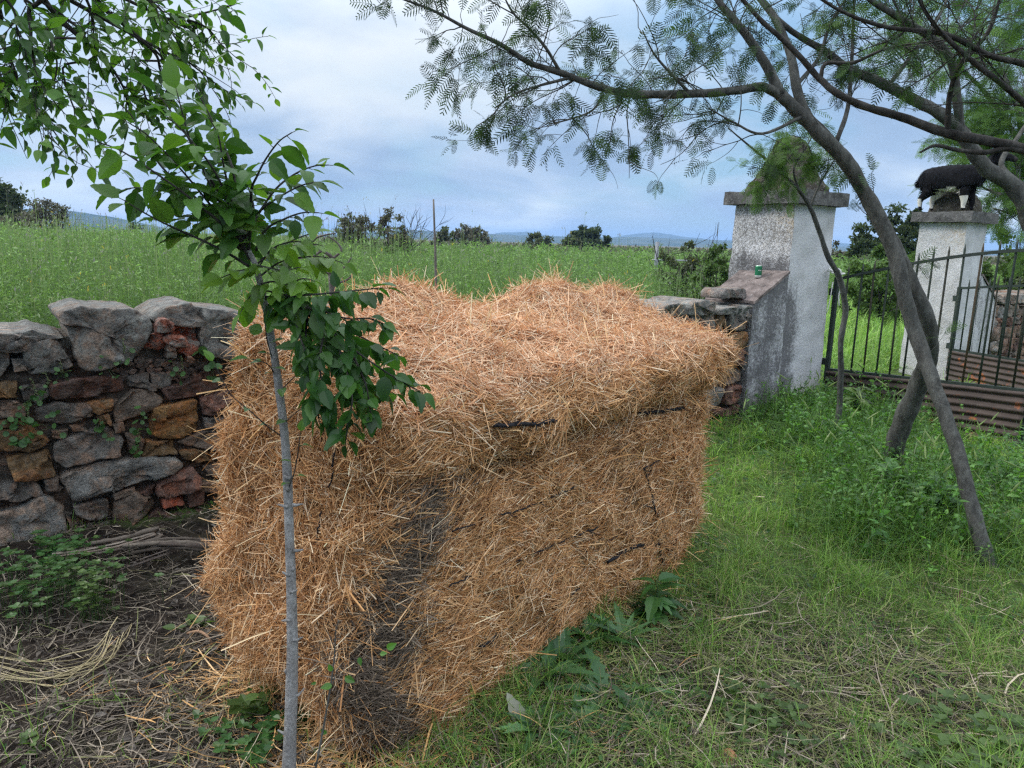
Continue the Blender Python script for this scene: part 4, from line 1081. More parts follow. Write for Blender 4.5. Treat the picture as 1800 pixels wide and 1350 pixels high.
def fronds(acc, tips, per, size, stops, droop=.5):
    k = len(tips) * per
    if not k: return
    pos = np.repeat(np.array([t[0] for t in tips]), per, 0); d0 = np.repeat(np.array([t[1] for t in tips]), per, 0)
    pos = pos + rng.normal(size=(k, 3)) * .008 - d0 * (rng.random((k, 1)) * .05)
    d = norm(d0 * .6 + rng.normal(size=(k, 3)) * .65 + np.array([0, 0, -droop * .45])); nr = norm(rng.normal(size=(k, 3)) * .6 + np.array([0, 0, 1]))
    sc = size * rng.uniform(.6, 1.25, k); col = tints(k, stops, .18); curl = rng.uniform(-.05, .45, k); m_ = rng.integers(0, 3, k)
    for i in range(3):
        w = m_ == i; scatter(acc, FRONDS[i][0], FRONDS[i][1], None, pos[w], d[w], nr[w], sc[w], col[w], curl[w])

GREEN_DK = [(0.013, 0.028, 0.013), (0.022, 0.048, 0.018), (0.04, 0.08, 0.024), (0.075, 0.14, 0.03)]
GREEN_MD = [(0.04, 0.085, 0.02), (0.07, 0.14, 0.03), (0.11, 0.20, 0.04)]
GREEN_LT = [(0.06, 0.12, 0.03), (0.10, 0.19, 0.045), (0.15, 0.26, 0.06)]

def sprouts(acc, tips, P, n, L, r, depth, outdir=None, kids=3, f0=.25, upw=.15):
    P = catmull(P, 6)
    for _ in range(n):
        i = int(len(P) * rng.uniform(f0, 1.0)) - 1; i = max(1, min(len(P) - 2, i)); t = norm(P[i + 1] - P[i - 1])
        d = norm(t * .75 + rng.normal(size=3) * .7 + np.array([0, 0, upw]))
        grow(acc, P[i], d, L * rng.uniform(.6, 1.3), r * rng.uniform(.7, 1.2), depth, tips, kids=kids)

def clear_of_goat(p):
    d = p - EYEP; w = d @ fwd; x, y = 900 + FPX * (d @ rt) / w, 675 - FPX * (d @ up) / w     # few sprays hang before the goat
    return 0.0 if 1590 < x < 1800 and 225 < y < 400 else 1

def feather_tree(name, label, base, trunk_pts, trunk_r, limbs, bark, leafcol, size, per, group=None, cat='tree', tw=(9, .5, .006, 1), trunk_sprout=0, keep=1.0):
    """limbs: list of (points, radii, number of twigs)"""
    root = empty(name, tuple(base)); tag(root, label, cat, group); tips = []
    A = Acc(); P = np.array(trunk_pts); tube(A, P, trunk_r, 14, 6, (.5, .5, .5), .22, seed=len(label)); A.build('trunk', bark, root)
    Tw = Acc()
    for pts, rad, n in limbs:
        A = Acc(); pts = np.array(pts); tube(A, pts, rad, 10, 6, (.5, .5, .5), .18, seed=n); A.build('branch', bark, root)
        sprouts(Tw, tips, pts, n, tw[1], tw[2], tw[3], kids=3)
    if trunk_sprout: sprouts(Tw, tips, P, trunk_sprout, tw[1] * .6, tw[2] * .8, 0, f0=.35)
    if Tw.n: tag(Tw.build('twigs', bark, root), kind='stuff')
    if keep < 1: tips = [t for t in tips if rng.random() < keep * (1 if base[1] > 9 else clear_of_goat(t[0]))]
    F = Acc(); fronds(F, tips, per, size, leafcol); F.build('foliage', M_frond, root)
    return root

def pp(*a): return [atY(*p) for p in a]
gA = gnd(1740, 1000); gB = gnd(1565, 850); gE = gnd(1460, 795)
YT = 4.25
# the thin trunk that leans over from the right and twists round its neighbour
feather_tree('feathery_tree', 'slender grey tree leaning left whose long limb reaches across the sky', gA,
    [tuple(gA + (0, 0, -.1)), tuple(gA), *pp((1712, 905, 3.72), (1685, 800, 3.86), (1652, 705, 4.0), (1625, 630, 4.12), (1604, 570, 4.2), (1588, 510, 4.2), (1572, 445, 4.24), (1545, 385, 4.26), (1512, 325, 4.26), (1484, 280, 4.22), (1440, 235, 4.2), (1402, 196, 4.2), (1372, 167, 4.18))],
    [.056, .042, .037, .036, .037, .038, .040, .040, .040, .041, .040, .039, .037, .034, .031],
    [(pp((1385, 180, 4.2), (1362, 162, 4.17), (1338, 153, 4.12), (1300, 158, 4.05), (1240, 164, 3.98), (1150, 166, 3.9), (1090, 162, 3.85), (1040, 149, 3.8), (985, 128, 3.75), (930, 110, 3.7), (880, 78, 3.66), (820, 50, 3.62), (760, 18, 3.6), (690, -8, 3.58)), [.026, .025, .024, .022, .0205, .019, .018, .0165, .015, .013, .011, .008, .006, .004], 30),
     (pp((1372, 167, 4.18), (1350, 120, 4.2), (1318, 70, 4.22), (1290, 35, 4.25), (1255, -10, 4.3), (1215, -90, 4.3)), [.03, .024, .022, .02, .017, .012], 22),
     (pp((985, 128, 3.75), (960, 85, 3.7), (930, 50, 3.68), (900, 20, 3.66), (880, -20, 3.66)), [.009, .007, .006, .005, .003], 10),
     (pp((1000, 137, 3.76), (950, 150, 3.7), (905, 165, 3.62), (870, 190, 3.58)), [.008, .006, .004, .003], 6),
     (pp((1060, 168, 3.8), (1040, 195, 3.74), (1000, 210, 3.7), (965, 218, 3.68)), [.007, .005, .004, .003], 4),
     (pp((1215, 166, 3.95), (1180, 130, 3.9), (1150, 95, 3.86), (1130, 55, 3.84)), [.009, .007, .005, .003], 8),
     (pp((1410, 205, 4.18), (1340, 235, 4.05), (1290, 215, 4.0), (1245, 190, 3.98)), [.010, .007, .005, .003], 9)],
    M_bark, GREEN_DK, .098, 5, 'twisted pair of feathery trees', tw=(9, .32, .0034, 1), trunk_sprout=5, keep=.40)
feather_tree('feathery_tree', 'thicker forked grey tree that crosses behind the leaning one and rises upright', gB,
    [tuple(gB + (-.03, 0, -.1)), tuple(gB), *pp((1572, 790, 4.86), (1592, 730, 4.74), (1618, 670, 4.6), (1634, 615, 4.42), (1630, 560, 4.32), (1604, 500, 4.33), (1580, 445, 4.36), (1553, 393, 4.36), (1521, 338, 4.36), (1492, 288, 4.34), (1452, 240, 4.33), (1418, 203, 4.33), (1402, 160, 4.36), (1388, 90, 4.45), (1362, 32, 4.55), (1333, -10, 4.6), (1300, -90, 4.7))],
    [.092, .074, .062, .060, .056, .048, .041, .037, .036, .034, .033, .032, .030, .028, .026, .023, .021, .018, .012],
    [(pp((1470, 250, 4.33), (1490, 190, 4.4), (1497, 110, 4.5), (1500, 30, 4.6), (1502, -40, 4.65)), [.014, .012, .010, .008, .005], 14),
     (pp((1400, 150, 4.37), (1440, 100, 4.45), (1460, 40, 4.5), (1500, -20, 4.5)), [.012, .010, .008, .005], 10)],
    M_bark, GREEN_DK, .098, 5, 'twisted pair of feathery trees', tw=(9, .32, .0036, 1), trunk_sprout=9, keep=.40)
# pole sapling in front of the pillar
feather_tree('feathery_sapling', 'thin bare stemmed sapling in front of the nearer gate pillar', gE,
    [tuple(gE + (0, 0, -.08)), tuple(gE), *pp((1474, 730, 5.8), (1478, 660, 5.75), (1478, 600, 5.7), (1486, 545, 5.68), (1476, 490, 5.65), (1455, 450, 5.62), (1438, 400, 5.6), (1424, 365, 5.58), (1405, 335, 5.55), (1380, 310, 5.5), (1350, 283, 5.48), (1312, 252, 5.45), (1280, 225, 5.42))],
    [.026, .024, .023, .022, .021, .022, .021, .019, .017, .015, .013, .012, .010, .007, .004],
    [(pp((1424, 365, 5.58), (1438, 330, 5.6), (1455, 300, 5.62), (1475, 268, 5.62)), [.010, .008, .007, .004], 7),
     (pp((1390, 318, 5.5), (1375, 300, 5.45), (1385, 280, 5.4), (1400, 262, 5.4)), [.008, .007, .006, .004], 8),
     (pp((1405, 335, 5.55), (1395, 300, 5.5), (1410, 270, 5.5), (1425, 245, 5.5)), [.008, .007, .006, .004], 6), (pp((1380, 310, 5.5), (1360, 300, 5.4), (1345, 310, 5.35)), [.006, .005, .003], 4)],
    M_bark, GREEN_MD, .10, 4, tw=(5, .24, .0035, 1), keep=.7)
# grey tree rising from beyond the right edge
feather_tree('feathery_tree', 'thick grey branched tree slanting in from the right across the goat', (4.05, 4.55, 0),
    [(4.05, 4.55, -.1), (4.02, 4.55, .5), (3.86, 4.56, 1.1), *pp((1830, 420, 4.6), (1805, 368, 4.6), (1777, 323, 4.6), (1738, 300, 4.6), (1710, 265, 4.6), (1683, 225, 4.6), (1645, 195, 4.6), (1605, 175, 4.6), (1567, 155, 4.6), (1528, 136, 4.6), (1490, 120, 4.6), (1450, 90, 4.6), (1392, 55, 4.6), (1345, 10, 4.6), (1300, -60, 4.6))],
    [.072, .066, .060, .052, .049, .046, .043, .040, .037, .034, .031, .029, .026, .023, .020, .016, .013, .009],
    [(pp((1688, 232, 4.6), (1682, 175, 4.58), (1675, 117, 4.55), (1656, 82, 4.5), (1621, 55, 4.45), (1567, 23, 4.4), (1524, -5, 4.35), (1470, -60, 4.3)), [.028, .025, .023, .021, .019, .017, .014, .009], 26),
     (pp((1790, 345, 4.6), (1800, 330, 4.6), (1760, 290, 4.7), (1790, 240, 4.8), (1830, 180, 4.9)), [.02, .018, .016, .013, .008], 10),
     (pp((1560, 153, 4.6), (1600, 100, 4.7), (1650, 30, 4.8), (1680, -40, 4.9)), [.014, .011, .009, .006], 12)],
    M_bark, GREEN_MD, .10, 4, tw=(9, .40, .004, 1), trunk_sprout=5, keep=.28)
# nearer dark limbs overhead
feather_tree('feathery_tree', 'nearest dark branched tree whose crooked bare limbs cross the upper right corner', (3.3, 2.7, 0),
    [(3.3, 2.7, -.1), (3.28, 2.72, .6), (3.15, 2.8, 1.3), (2.9, 2.9, 1.72), *pp((1960, 285, 3.0), (1860, 272, 3.05), (1800, 262, 3.1), (1742, 249, 3.12), (1660, 233, 3.15), (1586, 206, 3.2), (1520, 187, 3.2), (1470, 163, 3.22), (1438, 136, 3.25), (1411, 105, 3.25), (1372, 66, 3.25), (1341, 39, 3.25), (1302, -5, 3.25), (1260, -60, 3.25))],
    [.06, .055, .045, .034, .027, .024, .022, .020, .0185, .017, .015, .0135, .0125, .0115, .0105, .009, .008, .006],
    [(pp((1880, 285, 3.04), (1780, 262, 3.1), (1730, 268, 3.1), (1683, 264, 3.12), (1645, 256, 3.14), (1617, 268, 3.14)), [.013, .011, .010, .008, .007, .004], 0),
     (pp((1665, 234, 3.15), (1670, 165, 3.1), (1690, 110, 3.05), (1735, 60, 3.0), (1760, -10, 2.95)), [.012, .010, .009, .008, .005], 9),
     (pp((1842, 275, 3.04), (1820, 205, 3.0), (1770, 155, 2.95), (1700, 100, 2.9), (1640, 40, 2.88), (1600, -30, 2.86)), [.013, .012, .0105, .009, .007, .005], 12),
     (pp((1860, 240, 3.0), (1830, 130, 2.95), (1740, 98, 2.93), (1660, 60, 2.9), (1560, 48, 2.9), (1480, 20, 2.9), (1400, -30, 2.9)), [.013, .012, .010, .009, .0075, .006, .004], 11),
     (pp((1442, 140, 3.25), (1452, 112, 3.25), (1500, 110, 3.22), (1560, 85, 3.2), (1640, 72, 3.15)), [.009, .008, .007, .005, .003], 5)],
    M_bark_dark, GREEN_DK, .085, 3, tw=(9, .36, .0032, 1), keep=.20)
# light feathery tree behind the goat
def back_feather():
    b = np.array([9.9, 11.6, 0.]); top = lambda x, y, Y: atY(x, y, Y)
    limbs = []
    for ends, n in ((((1790, 330), (1760, 290), (1725, 250), (1690, 215)), 26), (((1800, 300), (1790, 200), (1760, 120), (1720, 40)), 34), (((1820, 250), (1840, 130), (1830, 20), (1810, -60)), 26),
                    (((1810, 340), (1775, 345), (1740, 335), (1715, 322)), 16), (((1830, 360), (1800, 372), (1770, 372), (1745, 366)), 20), (((1790, 250), (1720, 150), (1640, 90), (1560, 60)), 24)):
        limbs.append(([top(1850, 420, 11.8), *[top(x, y, 12.0 + .5 * rng.normal()) for x, y in ends]], [.05, .04, .03, .02, .01], n))
    feather_tree('feathery_tree', 'pale green feathery tree spreading behind the goat on its pillar', tuple(b), [tuple(b), *[top(*p) for p in ((1880, 540, 11.7), (1860, 470, 11.75), (1850, 420, 11.8))]], [.12, .10, .09, .07], limbs, M_bark, GREEN_LT, .20, 6, tw=(9, .75, .008, 1), keep=.75)
back_feather()

# ================================================================== BROAD-LEAVED SAPLING AND OVERHANGING TREE
LEAF, LEAFQ = leaf_template(11, .34, .022, .30)
LEAF_S, LEAFQ_S = leaf_template(7, .30, 0.0, .30)
LG = [(0.028, 0.082, 0.018), (0.048, 0.125, 0.023), (0.075, 0.175, 0.030), (0.12, 0.24, 0.038)]
def leaves_on(acc, wood, P, spacing, size, cols, droop=.35, f0=.15, stalk=.012, tmpl=(LEAF, LEAFQ), tip=True, spread=1.0, jit=.25):
    P = catmull(P, 8); seg = np.r_[0, np.cumsum(np.linalg.norm(np.diff(P, axis=0), axis=1))]; L = seg[-1]
    n = max(1, int(L * (1 - f0) / spacing)); q = np.linspace(f0 * L, L, n); q = q + rng.normal(size=n) * spacing * .2
    X = np.stack([np.interp(q, seg, P[:, i]) for i in range(3)], 1); T = norm(np.stack([np.interp(np.clip(q, 0, L), seg, np.gradient(P[:, i])) for i in range(3)], 1))
    ref = norm(np.cross(T, np.array([0.0, 0.15, 1.0]))); sgn = np.where(np.arange(n) % 2 == 0, 1, -1)[:, None]
    d = norm(T * .55 + ref * sgn * .8 * spread + rng.normal(size=(n, 3)) * jit + np.array([0, 0, -droop])); d[-1] = norm(T[-1] + np.array([0, 0, -droop * .4]))
    nr = norm(np.array([0, -.25, 1.0]) + rng.normal(size=(n, 3)) * .38)
    base = X + d * stalk
    for a, b in zip(X, base): tube(wood, [a, b], [.0011, .0009], 4, 1, (0.10, 0.12, 0.05), caps=False)
    scatter(acc, tmpl[0], tmpl[1], None, base, d, nr, size * np.clip(rng.normal(.95, .28, n), .35, 1.5), tints(n, cols, .15), rng.uniform(-.05, .55, n))

def build_sapling():
    g = gnd(507, 1420); root = empty('elm_sapling', tuple(g)); tag(root, 'slim foreground sapling with smooth pale trunk and big serrated leaves', 'sapling')
    Y = 1.86; A = Acc()
    tr = [tuple(g + (0, 0, -.1)), tuple(g), *pp((508, 1345, 1.86), (514, 1150, 1.88), (509, 950, 1.88), (503, 800, 1.89), (490, 680, 1.89), (476, 590, 1.90), (464, 525, 1.90), (450, 470, 1.90), (437, 440, 1.90))]
    tube(A, tr, [.021, .0205, .0195, .0155, .0125, .0115, .0105, .0095, .0085, .0075, .006], 12, 7, (.5, .5, .5), .10); A.build('trunk', M_bark_pale, root)
    A = Acc()
    for px, py, s in ((521, 888, 1), (523, 968, 1), (500, 890, -1), (505, 1090, -1), (522, 1125, 1), (524, 1222, 1), (504, 1010, -1), (500, 1290, -1), (512, 1165, 1), (505, 840, -1), (516, 1040, 1)):
        p = atY(px, py, 1.87); q = p + np.array([s * rng.uniform(.008, .02), rng.normal() * .01, rng.uniform(-.004, .012)])
        c = p - np.array([s * .010, 0, 0]); A = Acc(); tube(A, [c, p, q], [.006, .0045, .002], 6, 1, (.5, .5, .5)); A.build('twig_stub', M_bark_pale, root)
    for px, py, s in ((507, 1200, 1), (510, 1310, 1), (503, 1180, 1), (515, 1000, 1), (506, 860, 1)):   # bark knots
        p = atY(px, py, 1.872); A = Acc(); tube(A, [p + (0, 0, -.008), p, p + (0, 0, .008)], [.002, .0065, .002], 7, 1, (.2, .2, .2)); A.build('bark_knot', M_bark_pale, root)
    S = Acc(); F = Acc(); Wd = Acc()
    stems = [
     ([(440, 455, 1.90), (436, 447, 1.9), (412, 404, 1.88), (381, 334, 1.86), (342, 268, 1.84), (325, 215, 1.83), (312, 165, 1.82)], .006, .034, .072),
     ([(440, 450, 1.90), (405, 408, 1.95), (370, 370, 1.98), (300, 310, 2.0), (262, 262, 2.0), (233, 206, 2.0), (210, 182, 2.0)], .0048, .038, .075),
     ([(430, 425, 1.9), (380, 385, 1.82), (330, 345, 1.78), (295, 319, 1.76), (218, 268, 1.74), (171, 249, 1.73)], .0042, .040, .066),
     ([(437, 468, 1.9), (400, 445, 1.86), (350, 420, 1.84), (300, 398, 1.82), (255, 375, 1.8), (218, 352, 1.79)], .0040, .040, .068),
     ([(437, 440, 1.9), (441, 390, 1.88), (442, 335, 1.84), (451, 311, 1.82), (467, 280, 1.8), (490, 249, 1.78), (513, 233, 1.77)], .0042, .040, .060),
     ([(428, 424, 1.9), (455, 375, 1.94), (486, 331, 1.96), (520, 305, 1.97), (552, 292, 1.97), (578, 290, 1.97)], .0038, .040, .060),
     ([(440, 385, 1.89), (470, 360, 1.84), (498, 342, 1.82), (530, 326, 1.8), (556, 320, 1.8)], .0032, .040, .056),
     ([(430, 430, 1.9), (412, 311, 1.96), (396, 262, 2.0), (378, 222, 2.0), (356, 178, 2.02), (342, 148, 2.02)], .0042, .038, .070),
     ([(450, 440, 1.9), (467, 404, 1.86), (500, 385, 1.83), (532, 374, 1.82), (560, 374, 1.82)], .0034, .040, .056),
     ([(390, 350, 1.87), (340, 330, 1.9), (290, 335, 1.92), (240, 330, 1.93), (212, 335, 1.93)], .0030, .036, .060),
     ([(405, 395, 1.89), (395, 340, 1.8), (370, 290, 1.77), (330, 240, 1.74), (300, 210, 1.73)], .0036, .036, .076),
     ([(420, 420, 1.9), (445, 380, 1.97), (440, 340, 2.02), (420, 300, 2.04), (400, 275, 2.05)], .0034, .036, .070),
     ([(430, 440, 1.9), (390, 420, 1.95), (360, 390, 1.98), (330, 385, 2.0)], .003, .036, .064),
     ([(432, 430, 1.9), (380, 372, 1.92), (320, 300, 1.9), (262, 240, 1.88), (225, 215, 1.87)], .0036, .036, .074),
     ([(420, 410, 1.9), (372, 330, 1.9), (335, 250, 1.9), (300, 195, 1.9), (280, 168, 1.9)], .0036, .036, .072),
     ([(425, 425, 1.9), (395, 300, 1.86), (384, 240, 1.85), (366, 205, 1.85)], .003, .036, .066),
     ([(446, 470, 1.9), (480, 440, 1.95), (520, 420, 1.98), (548, 410, 2.0)], .003, .036, .058)]
    for pts, r, sp, sz in stems:
        P = path(pts); B = Acc(); tube(B, P, np.linspace(r, .0013, len(P)), 7, 6, (.5, .5, .5)); B.build('stem', M_bark_dark, root)
        leaves_on(F, Wd, P, sp * .40, sz * .90, LG, f0=.13, jit=.5)
    right = [
     ([(464, 522, 1.9), (500, 535, 1.88), (530, 546, 1.86), (585, 587, 1.84), (640, 628, 1.83), (696, 665, 1.82), (738, 688, 1.82)], .0052, .030, .052),
     ([(607, 600, 1.84), (637, 660, 1.80), (648, 700, 1.79), (652, 742, 1.78)], .003, .026, .048), ([(570, 580, 1.85), (562, 640, 1.78), (570, 690, 1.77), (580, 738, 1.77)], .003, .026, .048),
     ([(540, 555, 1.86), (536, 620, 1.80), (545, 680, 1.78), (560, 735, 1.78)], .003, .028, .050), ([(590, 590, 1.84), (618, 690, 1.76), (612, 740, 1.76), (608, 775, 1.76)], .003, .028, .054),
     ([(464, 522, 1.9), (520, 520, 1.82), (580, 515, 1.78), (630, 510, 1.76), (672, 506, 1.76)], .003, .034, .055), ([(500, 535, 1.88), (560, 545, 1.8), (610, 560, 1.76), (650, 560, 1.75), (685, 575, 1.75)], .003, .030, .052),
     ([(520, 545, 1.87), (575, 565, 1.9), (630, 590, 1.92), (670, 610, 1.93), (700, 625, 1.93)], .003, .030, .052), ([(500, 540, 1.88), (540, 560, 1.94), (590, 620, 1.96), (640, 670, 1.96), (690, 690, 1.96)], .003, .030, .05),
     ([(480, 530, 1.9), (515, 560, 1.84), (530, 600, 1.8), (545, 640, 1.79), (550, 660, 1.79)], .003, .028, .05), ([(560, 560, 1.86), (600, 600, 1.9), (620, 650, 1.92), (640, 700, 1.93)], .003, .028, .05)]
    for pts, r, sp, sz in right:
        P = path(pts); B = Acc(); tube(B, P, np.linspace(r, .0013, len(P)), 7, 6, (.5, .5, .5)); B.build('stem', M_bark_dark, root)
        leaves_on(F, Wd, P, sp * .27, sz * .92, [(0.022, 0.070, 0.016), (0.038, 0.11, 0.022), (0.07, 0.165, 0.03)], droop=.5, f0=.10, jit=.5)
    yel = [([(452, 490, 1.9), (490, 462, 1.92), (530, 452, 1.93), (570, 452, 1.94), (602, 462, 1.94)], .0028, .028, .05), ([(456, 500, 1.9), (480, 495, 1.86), (505, 500, 1.84), (530, 490, 1.83), (548, 492, 1.83)], .0026, .026, .055),
           ([(445, 470, 1.9), (410, 480, 1.86), (385, 490, 1.84)], .0026, .03, .06), ([(450, 480, 1.9), (475, 440, 1.88), (515, 425, 1.86), (560, 430, 1.86)], .0024, .028, .052),
           ([(455, 505, 1.9), (440, 520, 1.86), (425, 545, 1.84)], .0022, .026, .05), ([(458, 510, 1.9), (490, 515, 1.86), (520, 525, 1.84), (545, 540, 1.83)], .0024, .024, .05), ([(447, 465, 1.9), (470, 470, 1.84), (500, 475, 1.82), (525, 470, 1.8)], .0024, .026, .055)]
    for pts, r, sp, sz in yel:
        P = path(pts); B = Acc(); tube(B, P, np.linspace(r, .0012, len(P)), 6, 6, (.5, .5, .5)); B.build('stem', M_bark_dark, root)
        leaves_on(F, Wd, P, sp * .5, sz, [(0.08, 0.17, 0.02), (0.13, 0.25, 0.03)], droop=.55)
    small = [([(496, 768, 1.89), (465, 745, 1.86), (437, 720, 1.84), (405, 692, 1.83), (378, 642, 1.82)], .002, .05, .034), ([(503, 868, 1.89), (516, 835, 1.86), (523, 800, 1.84), (528, 762, 1.83)], .0018, .03, .03),
             ([(482, 640, 1.9), (470, 600, 1.86), (466, 565, 1.85), (470, 540, 1.85)], .0018, .026, .042), ([(485, 660, 1.9), (470, 640, 1.84), (445, 632, 1.82)], .0016, .02, .034), ([(490, 690, 1.89), (510, 670, 1.86), (528, 655, 1.85), (545, 655, 1.84)], .0018, .024, .036), ([(498, 745, 1.89), (515, 730, 1.87), (530, 718, 1.86)], .0016, .022, .03)]
    for pts, r, sp, sz in small:
        P = path(pts); B = Acc(); tube(B, P, np.linspace(r, .001, len(P)), 6, 6, (.5, .5, .5)); B.build('stem', M_bark_dark, root)
        leaves_on(F, Wd, P, sp, sz, [(0.05, 0.13, 0.025), (0.09, 0.19, 0.03)], droop=.3, f0=.2)
    F.build('foliage', M_leaf, root, smooth=False); tag(Wd.build('leaf_stalks', M_grass, root), kind='stuff')
build_sapling()

def build_overhang():
    g = np.array([-2.75, 1.9, 0.]); root = empty('elm_tree', tuple(g)); tag(root, 'leafy tree overhanging the upper left corner with small dark leaves', 'tree')
    A = Acc(); tube(A, [g + (0, 0, -.1), g + (.02, 0, .8), g + (.1, .05, 1.6), g + (.3, .12, 2.3), g + (.55, .2, 3.0), g + (.75, .3, 3.6)], [.09, .08, .072, .06, .045, .02], 14, 6, (.5, .5, .5), .15); A.build('trunk', M_bark, root)
    crown = g + np.array([.45, .15, 2.75]); F = Acc(); Wd = Acc()
    limbs = [
     ([(20, -120, 2.1), (78, 0, 2.3), (132, 58, 2.35), (187, 109, 2.4), (215, 150, 2.42), (225, 185, 2.42)], .010, 16),
     ([(90, -140, 2.2), (171, 0, 2.45), (218, 43, 2.5), (272, 93, 2.52), (282, 125, 2.54), (300, 165, 2.55)], .009, 16),
     ([(10, -60, 2.1), (50, 23, 2.15), (54, 78, 2.15), (62, 124, 2.15), (58, 160, 2.15)], .007, 11),
     ([(-60, -40, 2.2), (-5, 60, 2.3), (20, 110, 2.3), (40, 160, 2.32), (75, 200, 2.33), (95, 232, 2.34)], .007, 14),
     ([(180, -80, 2.5), (272, 23, 2.6), (320, 30, 2.62), (370, 20, 2.65), (412, 8, 2.66)], .007, 8),
     ([(272, 23, 2.6), (330, 35, 2.62), (365, 50, 2.63), (392, 82, 2.64)], .005, 8), ([(250, 70, 2.55), (310, 95, 2.6), (345, 120, 2.62), (385, 152, 2.63)], .005, 10),
     ([(120, 50, 2.36), (110, 120, 2.4), (130, 190, 2.42), (155, 225, 2.44)], .004, 7), ([(-40, -120, 2.0), (0, -20, 2.02), (25, 20, 2.04), (30, 60, 2.05)], .006, 8),
     ([(100, -150, 2.2), (140, -30, 2.3), (160, 20, 2.34), (165, 60, 2.36)], .007, 10), ([(150, -140, 2.3), (240, -20, 2.4), (285, 20, 2.45), (300, 60, 2.48)], .007, 12), ([(-80, 10, 2.2), (-20, 90, 2.25), (0, 130, 2.26), (10, 165, 2.27)], .005, 9),
     ([(100, 20, 2.3), (90, 70, 2.2), (100, 110, 2.2), (95, 150, 2.2)], .004, 7), ([(230, 60, 2.5), (240, 110, 2.48), (250, 150, 2.48), (262, 195, 2.48)], .004, 8)]
    for pts, r, n in limbs:
        P = path(pts); P = np.concatenate([[crown], P]); B = Acc(); tube(B, P, np.concatenate([[r * 1.8], np.linspace(r, .0018, len(P) - 1)]), 7, 6, (.5, .5, .5)); B.build('branch', M_bark_dark, root)
        leaves_on(F, Wd, P[1:], .022, .043, LG, droop=.15, jit=.55, tmpl=(LEAF_S, LEAFQ_S), f0=.1)
        Pc = catmull(P[1:], 6)
        for _ in range(int(n * 1.15)):
            i = int(rng.integers(2, len(Pc) - 1)); d = norm(norm(Pc[i] - Pc[i - 1]) * .5 + rng.normal(size=3) * .6 + np.array([.1, 0, -.35])); L = rng.uniform(.10, .26); T = [Pc[i]]
            for _k in range(4): d = norm(d + rng.normal(size=3) * .22 + np.array([0, 0, -.08])); T.append(T[-1] + d * L / 4)
            tube(Wd, T, np.linspace(.0017, .0007, 5), 4, 2, (0.03, 0.028, 0.022), caps=False)
            if rng.random() < .88: leaves_on(F, Wd, np.array(T), .018, rng.uniform(.032, .046), LG, droop=.15, f0=.15, jit=.55, tmpl=(LEAF_S, LEAFQ_S), stalk=.006)
    # rest of the crown, over the camera's left shoulder
    for _ in range(150):
        d = norm(np.array([rng.normal() * .8 - .35, rng.normal() * .8 - .1, abs(rng.normal()) * .55 + .1])); L = rng.uniform(.35, 1.2); T = [crown]
        for _k in range(5): d = norm(d + rng.normal(size=3) * .2 + np.array([0, 0, -.08])); T.append(T[-1] + d * L / 5)
        T = np.array(T); px_ok = True
        for p in T:
            dd = p - EYEP; w = dd @ fwd
            if w > .1 and abs(900 + FPX * (dd @ rt) / w - 900) < 960 and 675 - FPX * (dd @ up) / w > -40: px_ok = False
        if not px_ok: continue
        tube(Wd, T, np.linspace(.008, .002, 6), 5, 3, (0.05, 0.045, 0.04), caps=False); leaves_on(F, Wd, T, .028, .045, LG, droop=.45, f0=.3, tmpl=(LEAF_S, LEAFQ_S))
    F.build('foliage', M_leaf, root, smooth=False); tag(Wd.build('twigs', M_bark_dark, root), kind='stuff')
build_overhang()
